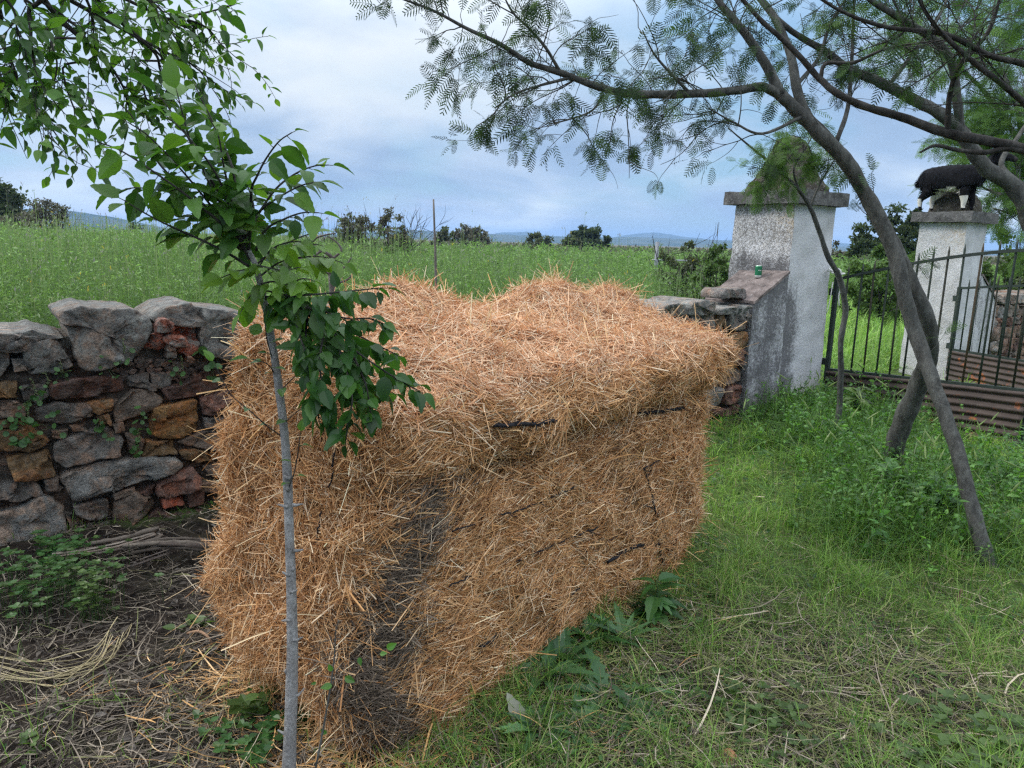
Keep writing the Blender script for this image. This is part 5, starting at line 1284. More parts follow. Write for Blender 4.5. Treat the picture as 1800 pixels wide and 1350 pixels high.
#--SECTION-FAR
# ================================================================== TREES AND BUSHES BEYOND THE WALL
QUADLEAF = np.array([(0, 0, 0), (.5, -.26, .05), (1, 0, -.05), (.5, .26, .05)]); QUADLEAF_Q = np.array([(0, 1, 2, 3)])
def far_tree(name, label, px, pyb, pyt, wpx, D, nblob, nleaf, leaf, cols, group=None, cat='tree', trunk=.25, bare=0, flat=.75, open_=.5):
    """px, wpx: centre and width in the photograph, pyb / pyt foot and top, at D metres"""
    B = atY(px, pyb, D); T = atY(px, pyt, D); g = terr(B[0], B[1]); H = T[2] - g; R = wpx / FPX * D / 2
    base = np.array([B[0], B[1], g - .1]); root = empty(name, tuple(base)); tag(root, label, cat, group)
    th = H * trunk; A = Acc(); tube(A, [base, base + (0, 0, th * .5), base + (R * .05, 0, th + H * .15)], [H * .028 + .02, H * .024 + .015, H * .012 + .01], 8, 3, (.5, .5, .5), .2); A.build('trunk', M_bark_dark, root)
    c0 = base + np.array([0, 0, th + .1]); F = Acc(); W = Acc(); ch = H - th
    for k in range(nblob):
        d = norm(rng.normal(size=3)); d[2] = abs(d[2]); r = rng.random() ** .4
        c = c0 + np.array([d[0] * R * r, d[1] * R * r, d[2] * ch * r * .92 + ch * .04]); c[2] = min(c[2], c0[2] + ch * math.sqrt(max(.05, 1 - ((c[0] - c0[0]) / (R * 1.1)) ** 2)) * .97)
        if k % 3 == 0: tube(W, [c0 - (0, 0, th * .3), (c0 + c) / 2 + rng.normal(size=3) * R * .06, c], [H * .008 + .006, H * .005 + .004, .004], 4, 3, (.5, .5, .5), caps=False)
        br = R * rng.uniform(.14, .30) * (1.0 - .3 * open_); n = int(nleaf * rng.uniform(.6, 1.3))
        v = norm(rng.normal(size=(n, 3))) * (rng.random((n, 1)) ** .45) * br; v[:, 2] *= flat
        scatter(F, QUADLEAF, QUADLEAF_Q, None, c + v, rng.normal(size=(n, 3)) + [0, 0, -.2], rng.normal(size=(n, 3)) * .7 + [0, 0, 1], leaf * rng.uniform(.6, 1.4, n), tints(n, cols, .2) * rng.uniform(.75, 1.25))
    for _ in range(bare):
        d = norm(np.array([rng.normal() * .6, rng.normal() * .5, .9])); L = ch * rng.uniform(.7, 1.15); P = [c0 + rng.normal(size=3) * [R * .4, R * .3, .05]]
        for _k in range(6): d = norm(d + rng.normal(size=3) * .17); P.append(P[-1] + d * L / 6)
        tube(W, P, np.linspace(H * .006 + .004, H * .0012 + .002, 7), 4, 2, (.5, .5, .5), caps=False)
        for q in range(4):
            i = int(rng.integers(2, 6)); dd = norm(d + rng.normal(size=3) * .6); tube(W, [P[i], P[i] + dd * L * .16, P[i] + dd * L * .28 + rng.normal(size=3) * L * .03], [H * .003 + .002, H * .002 + .0015, .002], 4, 1, (.5, .5, .5), caps=False)
    F.build('crown', M_far, root, smooth=False)
    if W.n: tag(W.build('branches', M_bark_dark, root), kind='stuff')
OAK = [(0.036, 0.055, 0.028), (0.055, 0.08, 0.036), (0.08, 0.105, 0.048)]
SCRUB = [(0.06, 0.075, 0.04), (0.085, 0.105, 0.055), (0.115, 0.125, 0.075)]
PURP = [(0.085, 0.08, 0.07), (0.12, 0.11, 0.09), (0.10, 0.115, 0.07)]
LUSH = [(0.05, 0.09, 0.025), (0.08, 0.14, 0.035), (0.11, 0.18, 0.05)]
far_tree('evergreen_oak', 'dark rounded oak at the left edge of the field', -40, 408, 300, 165, 42, 90, 260, .26, OAK, flat=.7)
far_tree('bare_bush', 'brownish leafless bush beside the dark oak at the left', 72, 412, 348, 130, 40, 60, 100, .16, PURP, cat='bush', trunk=.05, bare=30)
far_tree('bush', 'low dark bush under the tip of the left blue hill', 240, 412, 392, 60, 70, 12, 90, .25, OAK, cat='bush', trunk=.08)
far_tree('grey_bush', 'loose grey green bush to the left of the wooden stake, tallest of the pair', 690, 425, 358, 84, 24, 60, 80, .10, PURP, 'paired loose bushes in the field', 'bush', .1, 26)
far_tree('grey_bush', 'wider loose grey green bush just right of the sapling crown', 622, 425, 366, 104, 25, 70, 80, .10, PURP, 'paired loose bushes in the field', 'bush', .1, 26)
far_tree('field_tree', 'rounded dark green tree standing alone in the middle of the far field', 1034, 438, 392, 80, 95, 46, 150, .42, OAK, flat=.7, trunk=.12)
far_tree('bush', 'small brownish bush left of the lone rounded tree', 945, 436, 408, 60, 90, 24, 110, .4, SCRUB, cat='bush', trunk=.08)
far_tree('bush', 'round olive bush to the right of the wooden stake', 782, 434, 398, 56, 80, 24, 120, .35, SCRUB, cat='bush', trunk=.08)
far_tree('bare_bush', 'twiggy purple grey bush between the stake and the small brownish bush', 828, 434, 392, 74, 75, 34, 80, .3, PURP, cat='bush', trunk=.08, bare=22)
far_tree('bush', 'low olive bush touching the left side of the lone rounded tree', 1006, 437, 414, 44, 90, 10, 100, .4, SCRUB, cat='bush', trunk=.08)
far_tree('bush', 'grey green bush behind the pipe gate', 1195, 462, 402, 80, 19, 34, 70, .10, SCRUB, 'bushes behind the pipe gate', 'bush', .08, 16)
far_tree('bush', 'leafier bush between the pipe gate and the near pillar', 1262, 466, 404, 95, 17, 44, 90, .09, LUSH[:2] + SCRUB[1:2], 'bushes behind the pipe gate', 'bush', .08, 8)
far_tree('evergreen_oak', 'dark oak seen between the two gate pillars', 1566, 455, 352, 130, 38, 60, 170, .2, OAK, flat=.5)
far_tree('bush', 'bright green bush below the dark oak between the pillars', 1555, 520, 412, 150, 17, 60, 130, .10, LUSH, cat='bush', trunk=.05)
far_tree('bush', 'small grey bush at the right side of the near pillar', 1478, 468, 415, 70, 40, 18, 80, .2, PURP, cat='bush', trunk=.05, bare=8)
far_tree('bush', 'green bush behind the right wall, beside the far pillar', 1770, 520, 405, 130, 17, 60, 120, .10, LUSH[:2] + SCRUB[:1], cat='bush', trunk=.05)
far_tree('bush', 'large olive bush at the right edge behind the far gate leaf', 1880, 560, 385, 200, 15, 60, 130, .11, SCRUB + LUSH[:1], cat='bush', trunk=.05)
# hedge line along the far side of the field: a mass nobody could count
def far_scrub():
    F = Acc(); n = 26000; x = rng.uniform(-95, 140, n); y = 70 + rng.uniform(0, 45, n) + 12 * np.sin(x * .05); h = (.62 + .3 * np.clip(FD(x * .6, y), -.6, 2)) * rng.random(n) ** .6
    P = np.stack([x, y, terr(x, y) + h], 1)
    scatter(F, QUADLEAF, QUADLEAF_Q, None, P, rng.normal(size=(n, 3)), rng.normal(size=(n, 3)) + [0, -.4, .6], rng.uniform(.25, .55, n), tints(n, PURP + SCRUB, .2))
    tag(F.build('far_undergrowth', M_far, smooth=False), 'band of brownish scrub along the far side of the field', 'undergrowth', kind='stuff')
far_scrub()

# ================================================================== GRASS
def sample_wedge(n, y0, y1, power, xl=-.80, xr=.80, pad=.5):
    u = rng.random(n); y = (y0 ** (1 - power) + u * (y1 ** (1 - power) - y0 ** (1 - power))) ** (1 / (1 - power)) if power != 1 else y0 * (y1 / y0) ** u
    x = y * rng.uniform(xl, xr, n) + rng.uniform(-pad, pad, n); return x, y

def blades(acc, x, y, h, w, lean, cols, seg=4, jitter=.5, fold=.25):
    n = len(x); z = terr(x, y); k = np.linspace(0, 1, seg)[None, :]
    a = rng.uniform(0, 2 * np.pi, n); dx, dy = np.cos(a), np.sin(a); ln = lean * rng.gamma(2, .5, n)
    X = x[:, None] + (dx * ln * h)[:, None] * k ** 2; Y = y[:, None] + (dy * ln * h)[:, None] * k ** 2; Z = z[:, None] + h[:, None] * (k - .38 * np.clip(ln, 0, 1.6)[:, None] * k ** 2.2)
    P = np.stack([X, Y, Z], -1); b = a + rng.normal(size=n) * jitter + np.pi / 2
    side = np.stack([np.cos(b), np.sin(b), 0 * b], -1); taper = np.array([.75, 1, .75, .12, .05])[:seg] if seg > 3 else np.array([.8, 1, .1])
    ribbons(acc, P, side, w[:, None] * taper[None], cols, fold=fold)

def build_meadow():
    A = Acc(); LT = Acc()
    G1 = [(0.085, 0.18, 0.04), (0.14, 0.265, 0.065), (0.20, 0.33, 0.095), (0.27, 0.37, 0.14)]
    x, y = sample_wedge(190000, 3.9, 75, 1.25, -1.05, .95); t, s = ts(x, y); d = np.hypot(x, y)
    gate = sm(t, 5.2, 7.2) * (1 - sm(s, 5, 14)); keep = (s > .55) & ~((d < 14) & (rng.random(len(x)) > .92)); x, y, d, gate, s = x[keep], y[keep], d[keep], gate[keep], s[keep]
    nf = FB(x * .8, y * .8) + .7 * FE(x, y)
    h = (0.42 + .34 * sm(d, 4, 12) + .19 * nf + .10 * rng.normal(size=len(x))) * (1 - .45 * gate) * (1 - .35 * sm(-s, -1.3, -.6)); h = np.clip(h, .12, 1.15)
    h *= 1 - .55 * sm(d, 12, 55)
    w = np.maximum(.0028, d * .00042) * rng.uniform(.7, 1.5, len(x))
    c = tints(len(x), G1, .18) * (1 + .20 * nf[:, None] + .22 * np.clip(FE(x * .7, y * .7), -1, 1)[:, None]); c = np.clip(c * (1 + gate[:, None] * np.array([.25, .28, .0])), .01, .6)
    blades(A, x, y, h * rng.uniform(.6, 1.1, len(x)), w, .8 + .4 * gate, c, 4)
    tag(A.build('meadow_grass', M_grass, smooth=False), 'tall unmown green grass filling the field beyond the wall', 'grass', kind='stuff')
    # leafy weeds among the grass
    x, y = sample_wedge(56000, 4.0, 40, 1.35, -1.05, .95); t, s = ts(x, y); keep = (s > .6) & ((t < 6.5) | (s > 7)); x, y, s = x[keep], y[keep], s[keep]; n = len(x); d = np.hypot(x, y); nf = FB(x * .8, y * .8)
    H = np.clip(.52 + .32 * sm(d, 4.2, 10) + .16 * nf + .12 * rng.normal(size=n), .2, 1.25) * (1 - .25 * sm(-s, -1.5, -.7)); z = terr(x, y); lean = rng.normal(size=(n, 2)) * .28
    k = np.linspace(0, 1, 3)[None]; P = np.stack([x[:, None] + lean[:, :1] * H[:, None] * k ** 2, y[:, None] + lean[:, 1:] * H[:, None] * k ** 2, z[:, None] + H[:, None] * k], -1)
    a = rng.uniform(0, 6.28, n); ribbons(LT, P, np.stack([np.cos(a), np.sin(a), 0 * a], -1), np.maximum(.0022, d * .0003)[:, None] * np.array([[1, .8, .5]]), tints(n, [(0.08, 0.14, 0.05), (0.13, 0.2, 0.08)], .2))
    m_ = 9
    f = rng.uniform(.3, 1, (n, m_)); L = (np.maximum(.042, d * .0048))[:, None] * rng.uniform(.6, 1.4, (n, m_)); pos = np.stack([x[:, None] + lean[:, :1] * H[:, None] * f ** 2, y[:, None] + lean[:, 1:] * H[:, None] * f ** 2, z[:, None] + H[:, None] * f], -1).reshape(-1, 3)
    dd = norm(rng.normal(size=(n * m_, 3)) * [1, 1, .25] + [0, 0, .45]); cc = (1 + .22 * np.repeat(nf, m_)[:, None]) * np.repeat(tints(n, [(0.08, 0.16, 0.045), (0.14, 0.24, 0.07), (0.21, 0.32, 0.12)], .2), m_, 0) * rng.uniform(.8, 1.25, (n * m_, 1))
    slim = QUADLEAF * [1, .55, 1]
    scatter(LT, slim, QUADLEAF_Q, None, pos, dd, rng.normal(size=(n * m_, 3)) * .5 + [0, 0, 1], L.ravel(), cc)
    tag(LT.build('meadow_weeds', M_grass, smooth=False), 'leafy green weeds growing through the field grass', 'weeds', kind='stuff')
    # seed heads and small flowers over the tops
    FL = Acc(); x, y = sample_wedge(6500, 4.2, 45, 1.3); t, s = ts(x, y); keep = (s > .7) & (t < 9); x, y = x[keep], y[keep]; n = len(x); d = np.hypot(x, y); H = np.clip(.72 + .36 * sm(d, 4.2, 10) + .14 * FB(x * .8, y * .8) + .16 * rng.normal(size=n), .3, 1.4); z = terr(x, y)
    P = np.stack([x[:, None].repeat(3, 1), y[:, None].repeat(3, 1), z[:, None] + H[:, None] * np.array([[.55, .8, 1]])], -1); P[:, 1:, :2] += rng.normal(size=(n, 1, 2)) * .02
    a = rng.uniform(0, 6.28, n); ribbons(FL, P, np.stack([np.cos(a), np.sin(a), 0 * a], -1), np.maximum(.0016, d * .0002)[:, None].repeat(3, 1), tints(n, [(0.12, 0.19, 0.08), (0.20, 0.24, 0.13)], .2))
    cols = np.array([(0.22, 0.29, 0.13), (0.28, 0.31, 0.19), (0.25, 0.22, 0.30), (0.20, 0.27, 0.11), (0.34, 0.33, 0.33)])[rng.integers(0, 5, n)]; yl = rng.random(n) < .025; cols[yl] = (0.55, 0.42, 0.05)
    for rep in range(3):
        scatter(FL, QUADLEAF * [1, .5, 1], QUADLEAF_Q, None, P[:, 2] + rng.normal(size=(n, 3)) * .008, np.tile([0, 0, 1.], (n, 1)) + rng.normal(size=(n, 3)) * .3, rng.normal(size=(n, 3)) + [0, -.6, 0], np.maximum(.022, d * .0022) * rng.uniform(.6, 1.4, n), cols)
    tag(FL.build('wild_flowers', M_grass, smooth=False), 'pale seed heads and wild flowers over the field grass', 'wild flowers', kind='stuff')
build_meadow()

TREEFEET = [(gA[0] - .28, gA[1] + .50, .38), (gB[0], gB[1], .5), ((gA[0] + gB[0]) / 2, (gA[1] + gB[1]) / 2, .6), (gE[0], gE[1], .45), (gE[0] + .35, gE[1] + .7, .5), (2.95, 7.05, .55), (3.3, 6.7, .5)]
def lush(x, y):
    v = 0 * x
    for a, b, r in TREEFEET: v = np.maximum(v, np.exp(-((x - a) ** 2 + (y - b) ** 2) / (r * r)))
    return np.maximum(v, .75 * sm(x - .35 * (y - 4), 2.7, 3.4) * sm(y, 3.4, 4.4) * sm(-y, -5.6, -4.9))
def under_bale(x, y):
    a = (x - BN[0]) * E1[0] + (y - BN[1]) * E1[1]; b = (x - BN[0]) * E2[0] + (y - BN[1]) * E2[1]
    return (a > .03) & (a < BL - .02) & (b > .02) & (b < BW - .03)
def near_bale(x, y):
    a = (x - BN[0]) * E1[0] + (y - BN[1]) * E1[1]; b = (x - BN[0]) * E2[0] + (y - BN[1]) * E2[1]
    return np.hypot(np.maximum(np.maximum(-a, a - BL), 0), np.maximum(np.maximum(-b, b - BW), 0))

def build_yard():
    A = Acc(); x, y = sample_wedge(230000, 1.5, 10.5, 1.1, pad=.3); t, s = ts(x, y)
    g = greenness(x, y) * (.28 + .9 * sm(FC(x, y) + .8 * FA(x, y) + .5 * FE(x * 1.4, y * 1.4), -.7, .9)); keep = (s < -.03) & (rng.random(len(x)) < g) & ~under_bale(x, y); x, y = x[keep], y[keep]
    lu = lush(x, y); d = np.hypot(x, y); n = len(x); gg = greenness(x, y)
    h = np.clip(.03 + .045 * rng.gamma(2, .5, n) + .075 * sm(FA(x, y) + .6 * FC(x, y), .1, 1.4) + lu * rng.uniform(.05, .30, n), .015, .5)
    w = np.maximum(.0013, d * .00034) * rng.uniform(.7, 1.4, n); c = tints(n, [(0.065, 0.145, 0.026), (0.125, 0.245, 0.04), (0.205, 0.35, 0.062), (0.28, 0.39, 0.11)], .24)
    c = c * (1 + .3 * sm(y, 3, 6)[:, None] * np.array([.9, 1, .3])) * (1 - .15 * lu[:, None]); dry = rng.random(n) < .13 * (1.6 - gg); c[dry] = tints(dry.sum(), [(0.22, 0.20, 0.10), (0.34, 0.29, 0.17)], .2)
    blades(A, x, y, h, w, .9, c, 4)
    # taller tufts round the tree feet and along the pillar
    k = rng.integers(0, len(TREEFEET), 26000); F_ = np.array(TREEFEET); x = F_[k, 0] + rng.normal(size=len(k)) * F_[k, 2] * .55; y = F_[k, 1] + rng.normal(size=len(k)) * F_[k, 2] * .6; t, s = ts(x, y)
    q = (s < -.06) & (FE(x * 1.5, y * 1.5) > -.5 + .7 * rng.normal(size=len(x))); x, y = x[q], y[q]; n = len(x); d = np.hypot(x, y)
    blades(A, x, y, np.clip(.20 + .09 * rng.normal(size=n), .05, .46), np.maximum(.0018, d * .00042) * rng.uniform(.7, 1.5, n), .8, tints(n, [(0.045, 0.11, 0.025), (0.08, 0.175, 0.035), (0.13, 0.24, 0.05)], .22), 4)
    tag(A.build('yard_grass', M_grass, smooth=False), 'short patchy green grass of the yard to the right of the bale', 'grass', kind='stuff')
    # small leafy ground weeds
    W = Acc(); x, y = sample_wedge(90000, 1.55, 9, 1.2, pad=.2); t, s = ts(x, y); lu = lush(x, y); pr = greenness(x, y) * (.10 + .6 * sm(FA(x * .8 + 3, y * .8), .0, 1.0)) + lu * .8 + .8 * np.exp(-((x - .28) ** 2 + (y - 2.3) ** 2) / .10) * sm(FC(x, y), -.6, .6)
    keep = (s < -.03) & (rng.random(len(x)) < pr) & ~under_bale(x, y); x, y, lu = x[keep], y[keep], lu[keep]; n = len(x); d = np.hypot(x, y); z = terr(x, y) + rng.uniform(.005, .05, n) + lu * rng.uniform(0, .26, n)
    a = rng.uniform(0, 6.28, n); lf = leaf_template(4, .33, 0, .25)
    scatter(W, lf[0], lf[1], None, np.stack([x, y, z], 1), np.stack([np.cos(a), np.sin(a), rng.normal(size=n) * .4 + .15], 1), rng.normal(size=(n, 3)) * .4 + [0, 0, 1], np.maximum(.020, d * .0062) * rng.uniform(.5, 1.5, n), tints(n, [(0.03, 0.085, 0.022), (0.055, 0.13, 0.03), (0.09, 0.19, 0.04)], .2))
    tag(W.build('ground_weeds', M_leaf, smooth=False), 'small leafy weeds mixed into the yard grass', 'weeds', kind='stuff')
    # dead grass, straw and twigs lying about
    L = Acc(); x, y = sample_wedge(85000, 1.35, 7.5, 1.5, pad=.4); t, s = ts(x, y); g = greenness(x, y); nb = near_bale(x, y)
    keep = (s < .05) & (rng.random(len(x)) < ((1.02 - g) * .9 + .12) * np.where(x < -.4, .52, 1) + .5 * np.exp(-nb / .18)) & ~under_bale(x, y); x, y, nb, g = x[keep], y[keep], nb[keep], g[keep]; n = len(x)
    a = rng.uniform(0, 6.28, n) + .0; Ln = np.clip(rng.gamma(1.8, .05, n), .02, .34); k = np.linspace(-.5, .5, 5)[None]; bend = rng.normal(size=n) * .13
    X = x[:, None] + np.cos(a)[:, None] * Ln[:, None] * k - np.sin(a)[:, None] * (bend * Ln)[:, None] * (k ** 2 * 4); Y = y[:, None] + np.sin(a)[:, None] * Ln[:, None] * k + np.cos(a)[:, None] * (bend * Ln)[:, None] * (k ** 2 * 4)
    Z = terr(X, Y) + rng.uniform(.002, .028, n)[:, None] + (np.abs(rng.normal(size=n)) * .16 * Ln)[:, None] * (k + .5); P = np.stack([X, Y, Z], -1)
    c = tints(n, [(0.022, 0.018, 0.016), (0.05, 0.041, 0.033), (0.12, 0.10, 0.08), (0.24, 0.20, 0.155), (0.42, 0.36, 0.275)], .25)
    c = c * np.where(x > .1, 1.3, 1.0)[:, None]; st = rng.random(n) < .85 * np.exp(-nb / .14); c[st] = tints(st.sum(), [(0.42, 0.22, 0.08), (0.60, 0.36, 0.15), (0.75, 0.55, 0.32)], .15); pg = rng.random(n) < np.where(x > 0, .40, .03); c[pg] = tints(pg.sum(), [(0.20, 0.22, 0.09), (0.30, 0.29, 0.13)], .2)
    side = norm(np.stack([-np.sin(a), np.cos(a), rng.normal(size=n) * .4], -1)); w = np.maximum(.0012, np.hypot(x, y) * .00033) * np.clip(rng.gamma(3, .36, n), .5, 2.6)
    ribbons(L, P, side, w[:, None] * np.array([[.7, 1, 1, .9, .4]]), c, fold=.5)
    tag(L.build('straw_litter', M_litter, smooth=False), 'dead grass stalks and straw littering the bare ground', 'litter', kind='stuff')
    # broken dry leaves and flakes
    D = Acc(); n = 2600; x, y = sample_wedge(n, 1.4, 4.5, 1.4, xl=-.8, xr=.1); t, s = ts(x, y); keep = (s < 0) & ~under_bale(x, y) & (greenness(x, y) < .35); x, y = x[keep], y[keep]; n = len(x); a = rng.uniform(0, 6.28, n)
    lf = leaf_template(5, .30, 0, .4, .1); scatter(D, lf[0], lf[1], None, np.stack([x, y, terr(x, y) + rng.uniform(.004, .02, n)], 1), np.stack([np.cos(a), np.sin(a), rng.normal(size=n) * .25], 1), rng.normal(size=(n, 3)) * .4 + [0, 0, 1], rng.uniform(.015, .05, n), tints(n, [(0.05, 0.04, 0.033), (0.10, 0.085, 0.07), (0.19, 0.17, 0.15)], .2))
    tag(D.build('dry_leaves', M_litter, smooth=False), 'dry grey leaf scraps on the bare ground at the left', 'litter', kind='stuff')
build_yard()

def tall_weeds():
    """leafy stems thick round the tree feet and the pillar"""
    A = Acc(); F_ = np.array(TREEFEET + [(3.45, 4.6, .5), (3.2, 4.5, .4), (2.6, 4.5, .4), (3.6, 4.9, .4)]); n = 1700; k = rng.integers(0, len(F_), n)
    x = F_[k, 0] + rng.normal(size=n) * F_[k, 2] * .62; y = F_[k, 1] + rng.normal(size=n) * F_[k, 2] * .62; t, s = ts(x, y); q = (s < -.1) & (x > 1.6); x, y = x[q], y[q]; n = len(x)
    H = np.clip(.25 + .10 * rng.normal(size=n), .08, .52); z = terr(x, y); lean = rng.normal(size=(n, 2)) * .28; kk = np.linspace(0, 1, 3)[None]
    at3 = lambda f: np.stack([x[:, None] + lean[:, :1] * H[:, None] * f ** 2, y[:, None] + lean[:, 1:] * H[:, None] * f ** 2, z[:, None] + H[:, None] * f], -1)
    a = rng.uniform(0, 6.28, n); ribbons(A, at3(kk), np.stack([np.cos(a), np.sin(a), 0 * a], -1), np.full((n, 3), .0022), tints(n, [(0.06, 0.12, 0.04), (0.10, 0.17, 0.05)], .2))
    m_ = 12; f = rng.uniform(.25, 1.0, (n, m_)); pos = at3(f).reshape(-1, 3); N_ = n * m_; d = norm(rng.normal(size=(N_, 3)) * [1, 1, .35] + [0, 0, .3]); lf = leaf_template(5, .27, 0, .25)
    sz = np.repeat(rng.uniform(.032, .062, n), m_) * rng.uniform(.6, 1.3, N_) * (1.15 - .5 * f.ravel())
    scatter(A, lf[0], lf[1], None, pos, d, norm(rng.normal(size=(N_, 3)) * .45 + [0, 0, 1]), sz, np.repeat(tints(n, [(0.045, 0.125, 0.028), (0.085, 0.205, 0.04), (0.14, 0.29, 0.06)], .2), m_, 0), rng.uniform(0, .6, N_))
    # a few bearded grass heads
    n = 90; k = rng.integers(0, len(F_), n); x = F_[k, 0] + rng.normal(size=n) * .5; y = F_[k, 1] + rng.normal(size=n) * .5; t, s = ts(x, y); q = (s < -.1) & (x > 1.6); x, y = x[q], y[q]
    for a_, b_ in zip(x, y):
        z0 = float(terr(a_, b_)); h = rng.uniform(.28, .5); dx, dy = rng.normal(size=2) * .07; p0, p1, p2 = np.array([a_, b_, z0]), np.array([a_ + dx * .4, b_ + dy * .4, z0 + h]), np.array([a_ + dx, b_ + dy, z0 + h + .07])
        tube(A, [p0, p1], [.0014, .001], 4, 1, (0.16, 0.22, 0.08), caps=False); tube(A, [p1, (p1 + p2) / 2, p2], [.003, .0065, .001], 6, 2, (0.24, 0.32, 0.12), caps=False)
    tag(A.build('tall_weeds', M_leaf, smooth=False), 'tall leafy weeds round the feet of the trees and the near pillar', 'weeds', kind='stuff')
tall_weeds()
#--SECTION-PLANTS
# ================================================================== SINGLE PLANTS, LOGS AND ODDMENTS
THISTLE, THISTLEQ = leaf_template(19, .20, 0.0, .35, .25, lobes=6)
NETTLE, NETTLEQ = leaf_template(11, .26, .03, .28, .2)
def rosette(name, label, px, py, n, L, cols, tmpl, upw=.8, group=None, cat='weed', stem=0):
    g = gnd(px, py); g[2] = terr(g[0], g[1]); root = empty(name, tuple(g)); tag(root, label, cat, group); F = Acc()
    a = np.arange(n) * 2.4 + rng.random() * 6; d = np.stack([np.cos(a), np.sin(a), upw * rng.uniform(.5, 1.4, n)], 1); pos = np.tile(g, (n, 1)) + np.stack([np.cos(a), np.sin(a), 0 * a], 1) * .01
    if stem:
        q = rng.uniform(.15, 1, n); pos[:, 2] += q * stem; S = Acc(); tube(S, [g - (0, 0, .02), g + (.01, 0, stem * .5), g + (.0, .01, stem)], [.004, .003, .002], 6, 3, (0.06, 0.11, 0.04)); S.build('stem', M_grass, root)
        for p, dd in zip(pos, d): pass
    scatter(F, tmpl[0], tmpl[1], None, pos, d, np.stack([-np.cos(a) * upw, -np.sin(a) * upw, np.ones(n)], 1) + rng.normal(size=(n, 3)) * .2, L * rng.uniform(.6, 1.2, n), tints(n, cols, .15), rng.uniform(.1, .6, n))
    F.build('leaf_rosette' if not stem else 'leaves', M_leaf, root, smooth=False)
TH = [(0.055, 0.13, 0.055), (0.09, 0.20, 0.08), (0.14, 0.27, 0.11)]; NT = [(0.03, 0.09, 0.025), (0.05, 0.14, 0.036), (0.08, 0.18, 0.05)]
T_, N_ = (THISTLE, THISTLEQ), (NETTLE, NETTLEQ)
rosette('thistle', 'jagged leaved thistle against the foot of the bale front, leftmost upright one', 955, 1210, 13, .18, TH, T_, 1.5, 'thistles in front of the bale')
rosette('thistle', 'dark green thistle tuft close to the middle of the bale front', 1035, 1140, 16, .15, NT, T_, 1.5, 'thistles in front of the bale')
rosette('thistle', 'spreading thistle with pale blue green leaves in front of the bale', 1065, 1235, 14, .18, TH, T_, .8, 'thistles in front of the bale')
rosette('nettle', 'broad leaved green weed at the right front corner of the bale', 1150, 1095, 26, .11, NT, N_, .25, None, 'weed', .20)
rosette('thistle', 'low thistle rosette in the trampled grass at the bottom middle', 1010, 1290, 14, .15, TH, T_, .7, 'thistles in front of the bale')
rosette('thistle', 'small thistle below the spreading pale one', 1120, 1280, 13, .13, TH, T_, .8, 'thistles in front of the bale')
rosette('thistle', 'upright thistle between the leftmost one and the dark tuft at the bale front', 992, 1178, 12, .16, TH, T_, 2.2, 'thistles in front of the bale')
rosette('thistle', 'thistle standing between the dark tuft and the broad leaved corner weed', 1098, 1135, 12, .14, TH, T_, 1.8, 'thistles in front of the bale')
rosette('thistle', 'flat pale thistle out in the trampled grass, farthest from the bale', 1185, 1215, 11, .13, TH, T_, .6, 'thistles in front of the bale')
rosette('thistle', 'thistle just right of the big pale dead leaf', 945, 1300, 12, .13, TH, T_, 1.0, 'thistles in front of the bale')
rosette('thistle', 'dark thistle leaves half under the near edge of the bale', 545, 1265, 7, .15, NT, T_, .5)
rosette('nettle', 'leafy green weed behind the thin sapling, right of the bale', 1500, 760, 46, .14, LUSH, N_, .4, None, 'weed', .42)
rosette('nettle', 'tall leafy weed growing at the foot of the near pillar', 1420, 705, 40, .13, LUSH, N_, .4, None, 'weed', .35)
rosette('nettle', 'leafy weed at the foot of the forked tree', 1560, 905, 44, .13, NT + LUSH[:1], N_, .5, None, 'weed', .30)
rosette('nettle', 'leafy weed between the two crossing tree trunks', 1640, 930, 44, .13, NT, N_, .5, None, 'weed', .28)
CL = round_template(8, .12)
def patch(name, label, px, py, r, n, L, cols, hmax=.07, tm=None, cat='weed', per=3):
    g = gnd(px, py); g[2] = terr(g[0], g[1]); root = empty(name, tuple(g)); tag(root, label, cat); F = Acc(); S = Acc()
    for _ in range(n):
        q = g + np.array([rng.normal() * r, rng.normal() * r, 0]); q[2] = terr(q[0], q[1])
        if under_bale(q[0], q[1]): continue
        h = rng.uniform(.3, 1) * hmax; top = q + np.array([rng.normal() * .02, rng.normal() * .02, h]); tube(S, [q, (q + top) / 2 + rng.normal(size=3) * .004, top], [.0012, .001, .0008], 4, 1, (0.08, 0.14, 0.05), caps=False)
        a = rng.random() * 6 + np.arange(per) * 6.283 / per; d = np.stack([np.cos(a), np.sin(a), 0 * a + .15], 1)
        tmp = tm or leaf_template(5, .42, 0, .2); scatter(F, tmp[0], tmp[1], None, np.tile(top, (per, 1)), d, rng.normal(size=(per, 3)) * .25 + [0, 0, 1], L * rng.uniform(.7, 1.3, per), tints(per, cols, .12))
    F.build('leaves', M_leaf, root, smooth=False); tag(S.build('stems', M_grass, root), kind='stuff')
patch('clover', 'clump of clover at the foot of the foreground sapling', 440, 1310, .075, 60, .026, NT + LUSH[:1])
patch('clover', 'bright green clover cushion at the bottom right of the bale', 1330, 1285, .09, 70, .026, LUSH)
patch('leafy_weed', 'bushy green weed on the litter at the left edge under the wall', 85, 1055, .15, 170, .024, NT[1:] + LUSH[:2], .24, per=5)
patch('leafy_weed', 'smaller green weed right of the bushy one on the litter', 165, 1085, .05, 60, .022, LUSH, .24, per=4)
patch('leafy_weed', 'green weed with pointed leaves close to the dead branches', 105, 985, .05, 30, .034, NT, .12, per=4)
patch('leafy_weed', 'tiny green seedling on the dark litter at the lower left', 55, 1325, .012, 5, .03, LUSH, .04)
patch('leafy_weed', 'two leaved seedling on the litter beside the bale', 345, 1105, .02, 6, .045, LUSH, .03, per=2)
